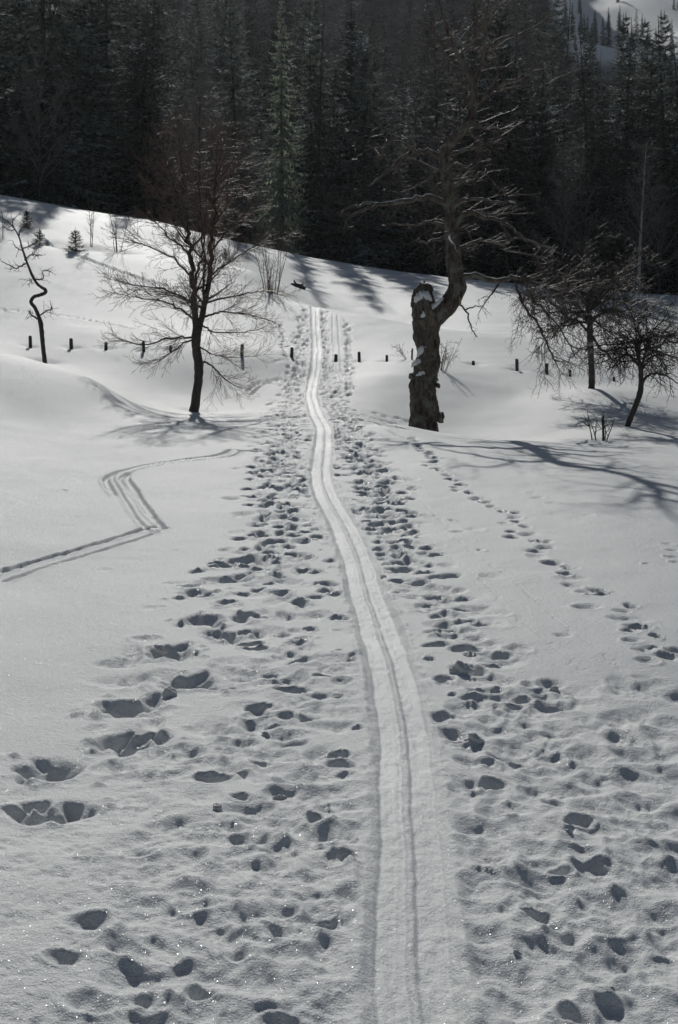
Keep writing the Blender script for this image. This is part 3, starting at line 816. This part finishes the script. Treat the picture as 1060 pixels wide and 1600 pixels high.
for rows, dr in [
    ([(702, 322, 4.2), (685, 312, 3.8), (660, 309, 3.4), (625, 318, 2.8), (589, 323, 2.2), (563, 330, 1.5), (540, 345, .8)], -.5),
    ([(600, 320, 2), (575, 318, 1.7), (552, 323, 1.3), (529, 334, .7)], -.6),
    ([(697, 258, 3.6), (684, 242, 3.4), (662, 237, 3), (640, 240, 2.6), (620, 256, 2.2), (598, 274, 1.6), (580, 288, .9)], .3),
    ([(650, 236, 1.8), (620, 220, 1.4), (590, 232, 1), (575, 226, .6)], -.8),
    ([(741, 162, 3.4), (765, 147, 3), (790, 130, 2.4), (815, 122, 1.8), (836, 104, 1)], -.7),
    ([(739, 140, 3), (752, 105, 2.6), (765, 75, 2.2), (792, 58, 1.7), (830, 46, 1.2), (866, 20, .6)], .5),
    ([(754, 100, 2), (758, 62, 1.6), (762, 20, 1.1), (766, -18, .6)], -.3),
    ([(727, 106, 2.6), (706, 92, 2.2), (690, 66, 1.8), (668, 42, 1.3), (648, 30, .6)], .6),
    ([(716, 88, 1.8), (740, 60, 1.5), (745, 20, 1), (742, -15, .6)], .5),
    ([(701, 246, 3), (712, 239, 2.6), (738, 232, 2), (764, 221, 1.2), (785, 212, .6)], -.5),
    ([(702, 284, 2.2), (720, 281, 2), (740, 283, 1.6), (752, 268, 1.2), (775, 290, 1), (795, 308, .6)], .6),
    ([(704, 330, 2.6), (720, 315, 2.2), (745, 311, 1.8), (778, 316, 1.4), (806, 314, .7)], -.9),
    ([(708, 362, 3.4), (718, 340, 3), (732, 334, 2.8), (755, 338, 2.4), (785, 348, 2), (805, 362, 1.6), (838, 382, 1.2), (870, 388, .6)], -.6),
    ([(716, 345, 1.8), (740, 332, 1.6), (775, 336, 1.2), (808, 330, .7)], .7),
    ([(707, 372, 2), (690, 372, 1.8), (672, 378, 1.4), (655, 378, .8)], -.9),
    ([(709, 395, 2.4), (735, 380, 2), (770, 378, 1.6), (810, 395, 1.1), (850, 402, .5)], .9),
    ([(706, 350, 1.8), (680, 345, 1.5), (645, 352, 1.1), (610, 350, .5)], .9),
    ([(696, 255, 1.6), (680, 270, 1.4), (655, 290, 1), (625, 300, .5)], .8)]:
    B.limb([(q[0], q[1], q[2] * 1.45) for q in rows], SP_B, dr, 7, .15)
lowp, lowr = B.limb([(714, 440, 6), (724, 433, 5.4), (747, 430, 4.8), (787, 435, 4), (813, 433, 3.2), (835, 440, 2.4), (862, 452, 1.6), (890, 458, .8)], SP_BD, -.4, 8, .45)
B.limb([(806, 436, 2.4), (810, 460, 2.2), (828, 490, 2), (845, 515, 1.7), (858, 545, 1.4), (872, 575, .8)], SP_BD, -.3, 6, .1)
B.limb([(820, 436, 2.2), (830, 462, 2), (852, 486, 1.6), (880, 520, 1.2), (900, 560, .6)], SP_BD, -.6, 6, .1)
B.limb([(785, 434, 1.8), (772, 455, 1.4), (760, 470, 1), (748, 490, .5)], SP_BD[1:], -.2, 5, .2)
B.limb([(719, 476, 1.7), (727, 483, 1.5), (733, 498, 1.3), (738, 515, 1), (746, 526, .8)], SP_BD[2:], -.4, 5, .3)
B.limb([(728, 484, 1.3), (738, 480, 1.1), (756, 477, .5)], SP_BD[2:], -.5, 5, .3)
for k in range(22):
    i = B.rg.randint(50, len(up_p) - 18)
    az = B.rg.choice((90, 270)) + B.rg.uniform(-60, 60); el = R(B.rg.uniform(0, 45))
    dd = (math.cos(R(az)) * math.cos(el), math.sin(R(az)) * math.cos(el), math.sin(el))
    p, r = walk(up_p[i], dd, B.rg.uniform(.8, 1.8), up_r[i] * .4, .004, 10, B.rg, .13, -.01)
    B.raw_limb(p, r, SP_B, 6)

# ------------------------------------------------------------------ crooked tree at the left edge
SP_C = [dict(n=15, len=.30, ang=(35, 80), wig=.25, up=.0, r=.006, seg=4), dict(n=8, len=.1, ang=(35, 80), wig=.3, up=0, r=.004, seg=3)]
C = HeroTree('crooked_tree', (68, 564), 'small crooked zigzag tree beside the leftmost fence post', TWIG_DARK, TWIG_DARK, 51)
C.trunk([(71, 570, 3.6), (68, 545, 3.3), (66, 525, 3.4), (64, 507, 3.6), (60, 492, 3), (54, 480, 2.8), (49, 472, 2.9), (53, 464, 2.8), (63, 461, 2.8), (71, 457, 3), (70, 452, 2.7), (60, 445, 2.2), (52, 433, 2.0), (45, 417, 1.8), (39, 400, 1.6), (34, 385, 1.4), (30, 370, 1.2), (22, 356, .9), (12, 346, .7), (0, 337, .4)], 10, bumps(.1, 50), 'trunk', 5)
for rows in [[(58, 498, 1.6), (51, 492, 1.3), (46, 487, .9)], [(64, 492, 1.4), (72, 486, 1.1), (80, 484, 1.1), (81, 480, 1.2)], [(51, 434, 1.2), (60, 436, 1.1), (68, 434, 1), (67, 424, .9), (76, 423, .7), (88, 430, .3)],
             [(40, 412, 1.5), (32, 416, 1.2), (24, 419, 1), (14, 414, .8), (2, 408, .5)], [(39, 406, 1.3), (50, 398, 1), (55, 398, .8), (66, 399, .7)], [(35, 388, 1.2), (45, 386, 1), (54, 380, .8), (58, 380, .4)],
             [(30, 370, 1.2), (31, 360, 1), (40, 352, .7), (48, 350, .3)], [(24, 358, 1), (16, 360, .9), (4, 352, .6)], [(49, 436, 1), (47, 442, .6)], [(22, 356, .9), (20, 345, .7), (30, 334, .4)], [(36, 392, 1), (28, 388, .8), (20, 376, .4)]]:
    C.limb(rows, SP_C, None, 5, .1)

# ------------------------------------------------------------------ two apple trees on the right
SP_A = [dict(n=11, len=.7, ang=(30, 80), wig=.2, up=-.05, r=.010, seg=5), dict(n=12, len=.34, ang=(35, 80), wig=.22, up=-.05, r=.0065, seg=4), dict(n=7, len=.15, ang=(35, 80), wig=.22, up=-.01, r=.0045, seg=3)]
def apple(name, base, rows, fork, n, label, seed, elr, Lr, extra, barkm=BARK):
    A = HeroTree(name, base, label, barkm, TWIG_DARK, seed)
    p, r = A.trunk(rows, 10, bumps(.08, 40))
    for k in range(n):
        i = len(p) - 1 - A.rg.randint(0, fork)
        az = k * 137.5 + A.rg.uniform(-25, 25); el = R(A.rg.uniform(*elr))
        dd = (math.cos(R(az)) * math.cos(el), math.sin(R(az)) * math.cos(el) * .8, math.sin(el))
        q, rd = walk(p[i], dd, A.rg.uniform(*Lr), max(.018, r[i] * .45), .006, 11, A.rg, .16, -.055)
        A.raw_limb(q, rd, SP_A, 6)
    for e in extra: A.limb(e, SP_A, None, 6)
    return A
apple('apple_tree', (924, 607), [(924, 612, 5.4), (925, 590, 5), (924, 560, 4.8), (922, 530, 5), (922, 505, 4.6), (920, 480, 3.6), (918, 460, 2)], 9, 27, 'straight-stemmed apple tree with drooping dense twigs behind the leaning one', 61, (5, 62), (1.2, 2.1),
      [[(922, 520, 2.6), (940, 545, 2), (955, 560, 1.5), (975, 565, 1), (1000, 562, .5)], [(920, 520, 2.4), (900, 500, 2), (880, 505, 1.6), (862, 530, 1)], [(920, 500, 2.4), (895, 470, 2.2), (860, 462, 1.8), (835, 470, 1)]])
apple('apple_tree', (982, 666), [(979, 672, 4.6), (985, 654, 4.4), (993, 635, 4.4), (1000, 615, 4.6), (1002, 598, 4.2), (1001, 575, 3.8), (996, 550, 3), (992, 530, 1.8)], 10, 19, 'leaning apple tree with round twiggy crown near the right edge', 62, (0, 65), (.85, 1.5),
      [[(1003, 600, 2.4), (1012, 588, 2.2), (1025, 583, 1.9), (1042, 588, 1.4), (1060, 600, .8)], [(1002, 580, 2.2), (1015, 560, 1.8), (1035, 552, 1.4), (1060, 560, .8)], [(999, 570, 2), (985, 555, 1.7), (970, 560, 1.2), (955, 580, .6)]])

# ------------------------------------------------------------------ shrubs and saplings
def shrub(name, base, label, stems, H, spread, seed, twigm=TWIG_DARK, spec=None, r0=.012, group=None, cat='shrub', lean=0, d=None):
    x, y = at(*base) if d is None else ((base[0] - 530) / F * d, d)
    o = (x, y, gz(x, y) - .03)
    rt = thing(name, o, label, cat, group)
    rg = random.Random(seed)
    spec = spec or [dict(n=5, len=.5, ang=(20, 50), wig=.12, up=.03, r=.006, seg=4), dict(n=5, len=.25, ang=(20, 50), wig=.15, up=.02, r=.0035, seg=3)]
    for k in range(stems):
        a = rg.uniform(0, 6.28); sp = rg.uniform(.1, 1) * spread
        dd = nrm((math.cos(a) * sp + lean, math.sin(a) * sp, 1))
        p, r = walk((math.cos(a) * .06 * stems ** .5, math.sin(a) * .06, 0), dd, H * rg.uniform(.6, 1.1), r0 * rg.uniform(.7, 1.2), .004, 8, rg, .06, .01)
        tb = Tubes(); tb.add(p, r, 5); st = tb.build('stem', twigm, rt)
        tw = Tubes(); twiggy(tw, p, r, rg, spec, 0, .25)
        if not tw.empty(): tag(tw.build('twigs', twigm, st), kind='stuff')
    return rt
shrub('shrub', (424, 458), 'many-stemmed bare shrub on the crest left of the ski track end', 13, 1.9, .34, 71, TWIG_RED, None, .016)
shrub('sapling', (140, 385), 'thin bare sapling between the middle small spruce and the snow shadow', 3, 1.9, .12, 72, TWIG_DARK, None, .017, 'bare saplings on the upper left slope', 'sapling')
shrub('sapling', (184, 392), 'two-stemmed bare sapling right of the small spruces on the upper slope', 4, 2.0, .22, 73, TWIG_DARK, None, .017, 'bare saplings on the upper left slope', 'sapling')
shrub('sapling', (4, 372), 'bare sapling at the left edge behind the crooked tree', 2, 1.6, .2, 74, TWIG_DARK, None, .012, 'bare saplings on the upper left slope', 'sapling')
SP_S = [dict(n=9, len=.35, ang=(30, 70), wig=.2, up=.0, r=.006, seg=4), dict(n=9, len=.16, ang=(30, 70), wig=.25, up=-.02, r=.006, seg=3)]
shrub('shrub', (694, 580), 'thin seed-laden bush half hidden behind the old broken trunk', 8, .85, .95, 75, TWIG, SP_S, .009, None, 'shrub', .35)
shrub('shrub', (643, 562), 'tiny bush left of the old broken trunk beside a thin stake', 4, .5, .6, 76, TWIG, SP_S, .006, None, 'shrub', -.2)
shrub('shrub', (936, 688), 'small dead bush with dark stems by a stake before the leaning apple tree', 7, .55, .35, 77, TWIG_DARK, SP_S, .011)
shrub('shrub', (300, 398), 'sparse bare shrub on the upper slope behind the slim tree', 4, 1.0, .3, 78, TWIG_DARK, None, .012)

# ------------------------------------------------------------------ fence posts and stakes
ORD = ['first', 'second', 'third', 'fourth', 'fifth', 'sixth', 'seventh', 'eighth', 'ninth', 'tenth', 'eleventh', 'twelfth', 'thirteenth', 'fourteenth', 'fifteenth']
def post(name, x, y, h, wd, label, seed, group, cat='post', tilt=0):
    rg = random.Random(seed)
    z = gz(x, y)
    n = 9; V = []; levels = [-.35, 0, h * .5, h * .93, h, h]
    for li, lv in enumerate(levels):
        k = (.5, .5, .49, .48, .40, .02)[li] * wd
        for j in range(n):
            a = j / n * 6.283
            rr_ = k * (1 + .12 * math.sin(3 * a + seed) + .08 * math.sin(5 * a + seed * 2))
            V.append((math.cos(a) * rr_ + tilt * lv, math.sin(a) * rr_, lv + (rg.uniform(-.012, .012) if li > 2 else 0)))
    Fq = [q for i in range(5) for j in range(n) for q in (i * n + j, i * n + (j + 1) % n, (i + 1) * n + (j + 1) % n, (i + 1) * n + j)]
    o = link_mesh(name, np.array(V), np.array(Fq), 4, WOOD)
    o.location = (x, y, z - .05)
    tag(o, label, cat, group)
    return o
NOTE = ['by the crooked tree', 'right of the crooked tree', 'short, left of the slim tree crown', 'seen through the slim tree lower twigs', 'nearly buried, seen through the slim tree twigs', 'just right of the slim tree', 'at the left edge of the ski trail',
        'short, at the right edge of the ski trail', 'first clear of the trail on its right', 'short, left of the old broken trunk', 'nearly buried, right of the old broken trunk', 'tall, right of the old broken trunk', 'left of the drooping apple twigs',
        'short, under the drooping apple twigs', 'nearly buried, between the two apple trees']
for i, ((px, py, hp, wp), (x, y)) in enumerate(zip(POSTS, PW)):
    post('fence_post', x, y, hp / F * y + .05, wp / F * y, 'wooden fence post %s, %s from the left' % (NOTE[i], ORD[i]), i + 3, 'fence posts in a row across the snow', 'post', rng.uniform(-.06, .06))
x, y = at(644, 562); post('stake', x, y, .32, .045, 'thin upright stake just left of the old broken trunk', 31, None, 'stake', .03)
x, y = at(943, 689); post('stake', x, y, .46, .035, 'thin dark stake standing in the small dead bush', 32, None, 'stake', -.01)

# ------------------------------------------------------------------ log, clods of snow
x, y = at(466, 449)
lo = thing('fallen_log', (x, y, gz(x, y)), 'dark log end sticking out of the snow behind the crest', 'log')
tb = Tubes(); tb.add([(-.34, .16, .12), (-.24, .1, .13), (-.1, .03, .08), (.1, -.03, .0), (.26, -.1, -.1)], [.03, .085, .11, .12, .1], 14); tb.build('trunk_piece', TWIG_DARK, lo, (0, 0, 0), bumps(.3, 26))
tb = Tubes(); tb.add([(-.08, .04, .02), (-.1, .02, .15), (-.17, .05, .26), (-.16, .07, .33)], [.05, .045, .03, .008], 8); tb.build('root_stub', TWIG_DARK, lo, (0, 0, 0), bumps(.3, 26))
tb = Tubes(); tb.add([(.06, .0, .05), (.14, -.02, .12), (.24, -.02, .15)], [.05, .035, .008], 8); tb.build('root_stub', TWIG_DARK, lo, (0, 0, 0), bumps(.3, 26))
CL = [(721, 1050, 15, 'large snow clod lying right of the track among the prints'), (265, 1086, 12, 'snow clod on the rim of the deep left footholes'), (250, 1014, 9, 'snow clod beside a deep hole left of the trodden path'), (806, 1488, 7, 'small dark-sided snow clod right of the track near the bottom'),
      (740, 1155, 12, 'snow clod at the edge of a print right of the track'), (866, 1078, 7, 'snow clod lying by paired prints on the right'), (968, 1156, 5, 'tiny snow clod below a print at the right'), (438, 1241, 9, 'snow clod on the left trodden path'),
      (340, 1262, 8, 'snow clod on the rim of a left print'), (955, 1553, 5, 'tiny snow clod near the bottom right corner'), (258, 1155, 6, 'tiny snow clod right of the deep left footholes'), (652, 908, 8, 'snow clod at the right side of the track, far off'),
      (600, 902, 5, 'tiny snow clod on the right bank of the track'), (300, 1588, 8, 'snow clod at the bottom left edge of the photo'), (415, 1145, 6, 'tiny snow clod on the left trodden path, farther up'), (888, 1300, 7, 'snow clod between two prints at the right')]
for i, (px, py, hw, lab) in enumerate(CL):
    x, y = at(px, py); r = hw / F * y
    o = blob('snow_clod', (0, 0, r * .1), r, CLUMP, None, 200 + i, .38, (1.1, .95, .85), 18, 12)
    j = min(np.searchsorted(YS, y), len(YS) - 1); ii = int(np.argmin(np.abs(X[j] - x)))
    o.location = (x, y, Z[j, ii] - .004)
    tag(o, lab, 'snow clod', 'loose snow clods on the trodden snow')

# ------------------------------------------------------------------ conifers
def tri_mesh(name, V, mat):
    V = np.array(V, float).reshape(-1, 3)
    o = link_mesh(name, V, np.arange(len(V)), 3, mat)
    me = o.data; bpy.data.objects.remove(o); return me
def spruce_mesh(seed, H, Rm, nwh, nb, steps, mat, sag=1.0, lean_=0):
    rg = random.Random(seed)
    V = []
    for wv in range(nwh):
        t = (wv + rg.uniform(-.3, .3)) / nwh
        t = min(max(t, 0.0), .995)
        z0 = H * (.05 + .95 * t)
        rad = Rm * ((1 - t) ** .82) * rg.uniform(.72, 1.12) + .12
        for b_ in range(max(3, int(nb * (1 - .45 * t)))):
            az = rg.uniform(0, 6.283); L = rad * rg.uniform(.55, 1.12)
            ca, sa = math.cos(az), math.sin(az)
            el0 = R(-18 * sag + 50 * t ** 2 + rg.uniform(-10, 10))
            pr, pz = 0.0, z0
            st = L / steps; el = el0
            zb = z0
            for k in range(steps):
                f = (k + 1) / steps
                el = el0 + R(22) * f * f - R(14) * sag * math.sin(f * 3.1)
                r2 = pr + math.cos(el) * st; z2 = pz + math.sin(el) * st
                wd = (.16 + .34 * math.sin(min(1, f * 1.15) * 3.0)) * (.35 + .35 * L / Rm) * Rm * .27
                wd = max(.05, wd)
                # two side sprays and a hanging one
                for sd in (-1, 1):
                    w1 = wd * rg.uniform(.7, 1.3); dr = wd * rg.uniform(.15, .75) * sag
                    V += [(ca * pr, sa * pr, pz), (ca * r2, sa * r2, z2),
                          (ca * (r2 + w1 * .55) - sa * sd * w1, sa * (r2 + w1 * .55) + ca * sd * w1, z2 - dr)]
                if rg.random() < .7:
                    hg = wd * rg.uniform(.6, 1.5) * sag
                    q = rg.uniform(-.25, .25) * wd
                    V += [(ca * pr, sa * pr, pz), (ca * r2, sa * r2, z2), (ca * (pr + r2) * .5 - sa * q, sa * (pr + r2) * .5 + ca * q, (pz + z2) / 2 - hg)]
                pr, pz = r2, z2
    for k in range(5):
        a = rg.uniform(0, 6.28)
        V += [(0, 0, H - .5), (.06 * math.cos(a), .06 * math.sin(a), H - .5), (0, 0, H + .25)]
    return tri_mesh('crown', V, mat)
def stem_mesh(seed, H, r, mat, name='trunk'):
    rg = random.Random(seed); tb = Tubes()
    p, rd = walk((0, 0, -.6), (0, 0, 1), H + .4, r, r * .08, 10, rg, .012, 0)
    tb.add(p, rd, 7); o = tb.build(name, mat, None); me = o.data; bpy.data.objects.remove(o); return me

def put(name, loc, rz, sc, parts, label, cat, group):
    e = thing(name, loc, label, cat, group)
    e.rotation_euler = (0, 0, rz); e.scale = sc
    for pn, me in parts:
        o = bpy.data.objects.new(pn, me); COL.objects.link(o); o.parent = e
    return e

KIND = []
for i, (H, Rm, nwh, nb, st, sag) in enumerate([(18, 3.9, 58, 12, 6, 1.0), (16, 3.5, 52, 12, 6, 1.25), (19, 4.3, 60, 12, 6, .9), (14, 3.6, 46, 12, 6, .8), (17, 3.2, 54, 11, 6, 1.4), (12, 3.3, 40, 12, 6, .7)]):
    KIND.append((H, [('trunk', stem_mesh(300 + i, H, .01 * H, BARK_FOREST)), ('crown', spruce_mesh(310 + i, H, Rm, nwh, nb, st, SPRUCE, sag))]))
LARCH = (17, [('trunk', stem_mesh(330, 17, .16, BARK_FOREST)), ('crown', spruce_mesh(331, 17, 2.6, 70, 8, 6, PALE_GLOW, 1.5))])
SMALL = [(1.0, [('trunk', stem_mesh(340 + i, 1.0, .03, BARK)), ('crown', spruce_mesh(345 + i, 1.0, .40 + .05 * i, 20, 13, 5, YOUNG, .5))]) for i in range(3)]

# bare broadleaved trees of the wood
def bare_parts(seed, H, spread, n1, dens, twigm=TWIG_FOREST, barkm=BARK_FOREST, up=.05, low=.22, r0=.13, tr=.017):
    rg = random.Random(seed)
    p, r = walk((0, 0, -.6), (0, 0, 1), H * .95, r0, .02, 14, rg, .006, 0)
    tb = Tubes(); tb.add(p, r, 7); me1 = tb.build('trunk', barkm, None)
    m1 = me1.data; bpy.data.objects.remove(me1)
    spec = [dict(n=dens, len=H * .13, ang=(20, 50), wig=.13, up=up * .6, r=tr, seg=4, tip=.006), dict(n=dens * 1.5, len=H * .07, ang=(20, 55), wig=.15, up=.02, r=tr * .7, seg=3, tip=.005)]
    tb = Tubes()
    for k in range(n1):
        t = low + (1 - low) * k / n1
        i = min(int(t * 14), 13)
        az = k * 2.4 + rg.uniform(-.4, .4); el = R(rg.uniform(15, 50) + 15 * t)
        dd = (math.cos(az) * math.cos(el), math.sin(az) * math.cos(el), math.sin(el))
        L = spread * (1.1 - .75 * abs(t - .35) / .65) * rg.uniform(.7, 1.15)
        q, rd = walk(p[i], dd, L, max(.02, r[i] * .45), .012, 8, rg, .08, up)
        tb.add(q, rd, 4); twiggy(tb, q, rd, rg, spec, 0, .2)
    o = tb.build('crown', twigm, None); m2 = o.data; bpy.data.objects.remove(o)
    return (H, [('trunk', m1), ('crown', m2)])
BARE = [bare_parts(400, 11, 4.2, 34, 2.2), bare_parts(401, 10, 3.2, 34, 2.6), bare_parts(402, 13, 3.6, 36, 2.0)]
BUSHY = bare_parts(404, 10, 4.6, 48, 2.8, TWIG_FOREST, BARK_FOREST, .07, .12)
BIR = bare_parts(403, 11, 2.6, 40, 2.8, BIRCH_TWIG, BIRCH, .06, .3, .14, .015)

def zone(px):
    return 'left' if px < 330 else ('middle' if px < 700 else 'right')
def stand(px, d, kind, h, label, cat='tree', group=None, name='spruce', fat=1.0, sink=.0, rz=None):
    x = (px - 530) / F * d; s = h / kind[0]
    return put(name, (x, d, gz(x, d) - sink), rng.uniform(0, 6.28) if rz is None else rz, (s * fat, s * fat, s), kind[1], label, cat, group)

# the trees that stand out
stand(165, 90, KIND[0], 20, 'tall dark spruce with drooping boughs left of the brown bare tree', fat=1.15)
stand(215, 94, KIND[2], 17, 'broad dark spruce whose right boughs catch the light, left in the forest edge', fat=1.1)
stand(440, 90, LARCH, 17.5, 'conifer with a painted-in pale grey-green glow in the upper middle of the forest', name='larch', fat=1.0)
stand(490, 97, LARCH, 20, 'taller conifer with painted pale glow behind the grey-green one', name='larch', fat=.9)
stand(62, 79, BARE[0], 9.5, 'grey bare broadleaf at the forest edge on the far left', name='broadleaf_tree')
stand(312, 85, BUSHY, 10.5, 'round brown bare tree in the forest behind the slim tree', name='broadleaf_tree', fat=1.15)
stand(998, 84, BIR, 10, 'slender pale-stemmed birch before the dark forest at the right', name='birch')
stand(1030, 88, BARE[1], 8, 'low bare broadleaf right of the pale birch', name='broadleaf_tree')
stand(880, 86, BARE[2], 9.5, 'bare broadleaf at the forest edge behind the drooping apple twigs', name='broadleaf_tree')
SPL = ['small spruce nearest the left edge, highest of three on the slope', 'small spruce below the highest one on the upper left slope', 'small spruce farthest right of the three on the upper left slope', 'small spruce on the shaded slope right of the slim tree trunk']
for i, (px, py, h) in enumerate([(42, 352, .85), (62, 380, .75), (118, 390, 1.0), (352, 402, .62)]):
    x, y = at(px, py); k = SMALL[i % 3]; s = h * .8
    put('small_spruce', (x, y, gz(x, y) - .16), i * 1.3, (s, s, s), k[1], SPL[i], 'spruce', 'small spruces on the upper slope')

# the wood itself
frg = random.Random(5)
MARKS = [(20, 'at the far left edge'), (110, 'behind the grey bare broadleaf on the left'), (200, 'near the tall drooping spruce on the left'), (270, 'above the slim tree crown left half'), (360, 'near the round brown bare tree'), (430, 'left of the pale glowing conifer'),
         (510, 'behind the pale glowing conifers'), (590, 'above the end of the ski track'), (670, 'left of the old tree upper stem'), (740, 'behind the old tree upper stem'), (820, 'right of the old tree upper stem'), (900, 'above the drooping apple twigs'), (980, 'left of the pale birch'), (1030, 'behind the pale birch'), (2000, 'at the far right edge')]
def wood_label(kind, px, d, front):
    side = next(t for lim_, t in MARKS if px < lim_)
    e_ = edge_d(px)
    row = 'at the forest edge' if front else ('midway up the wood' if d < e_ + 60 else 'high in the wood')
    return '%s %s %s' % (kind, row, side)
placed = []
def free(x, y, r):
    return all((x - a) ** 2 + (y - b) ** 2 > r * r for a, b in placed)
for q in ((165, 90), (215, 94), (440, 90), (490, 97), (62, 79), (312, 85), (998, 84), (880, 86), (1030, 88)):
    placed.append(((q[0] - 530) / F * q[1], q[1]))
for q in ((285, 112, 17), (310, 122, 18), (335, 115, 15), (262, 120, 16)):
    placed.append(((q[0] - 530) / F * q[1], q[1]))
    stand(q[0], q[1], KIND[q[0] % 6], q[2], 'dark spruce %s the round brown bare tree' % {285: 'close behind the left half of', 310: 'rising straight behind', 335: 'close behind the right half of', 262: 'just left of and behind'}[q[0]], group='spruces in the forest', fat=1.2)
nsp = nbr = 0
def edge_d(px):       # where the wood begins, by bearing
    return 91 - 9 * float(sst(420, 60, px)) - 3 * float(sst(800, 1000, px))
tries = 0
while nsp < 228 and tries < 12000:
    tries += 1
    px = frg.uniform(-80, 1140)
    e = edge_d(px)
    if tries < 2600: d = e + frg.uniform(0, 9)
    elif tries < 3400: px = frg.uniform(755, 940); d = frg.uniform(115, 245); x = (px - 530) / F * d; e = edge_d(px)
    else: d = e + 8 + (frg.random() ** 1.05) * (205 if px < 820 else 95)
    x = (px - 530) / F * d
    sp = 2.7 if d < e + 10 else 6.0 + (d - e) * .012
    if 2600 <= tries < 3400: sp = 5.0
    if not free(x, d, sp): continue
    if (390 < px < 480 or 255 < px < 360) and d < 100: continue
    placed.append((x, d))
    front = d < e + 10
    if nbr < 80 and frg.random() < (.28 if not front else .18):
        k = frg.choice(BARE); nbr += 1
        stand(px, d, k, frg.uniform(9, 14), wood_label('bare grey broadleaf tree', px, d, front), group='bare broadleaves in the forest', name='broadleaf_tree', fat=.85)
        continue
    k = frg.choice(KIND); ft = frg.uniform(1.0, 1.42)
    h = frg.uniform(10.5, 20.5) if not front else frg.uniform(14, 21)
    if px > 800: h *= 1.0
    nsp += 1
    stand(px, d, k, h, wood_label(('tall ' if h > 17 else ('short ' if h < 13 else '')) + ('broad ' if ft > 1.28 else ('slim ' if ft < 1.1 else '')) + 'dark spruce', px, d, front), group='spruces in the forest', name='spruce', fat=ft)
# sparse trees on the far snow slope, upper right
for k in range(70):
    px = frg.uniform(865, 1110); d = frg.uniform(305, 800) if k < 25 else frg.uniform(305, 560)
    x = (px - 530) / F * d
    stand(px, d, frg.choice(KIND), frg.uniform(4, 10), 'small dark tree scattered on the far snowy slope at upper right', group='trees on the far snow slope', name='spruce', fat=.8)
# ------------------------------------------------------------------ haze volume added mostly for a flare veil over the dark forest
def box_mesh(name, lo, hi):
    V = np.array([(x, y, z) for z in (lo[2], hi[2]) for y in (lo[1], hi[1]) for x in (lo[0], hi[0])])
    Fq = [0, 2, 3, 1, 4, 5, 7, 6, 0, 1, 5, 4, 2, 6, 7, 3, 0, 4, 6, 2, 1, 3, 7, 5]
    return link_mesh(name, V, np.array(Fq), 4)
hz = box_mesh('haze', (-1700, -160, -2.6), (1700, 1600, 400))
tag(hz, 'thin bright haze added to veil the dark forest', 'haze', kind='stuff')
hm = bpy.data.materials.new('haze'); hm.use_nodes = True; hm.node_tree.nodes.clear()
ho = hm.node_tree.nodes.new('ShaderNodeOutputMaterial'); pv = hm.node_tree.nodes.new('ShaderNodeVolumePrincipled')
pv.inputs['Color'].default_value = (.90, .94, 1, 1); pv.inputs['Density'].default_value = .00011; pv.inputs['Anisotropy'].default_value = .6
hm.node_tree.links.new(pv.outputs[0], ho.inputs['Volume'])
hz.data.materials.append(hm)
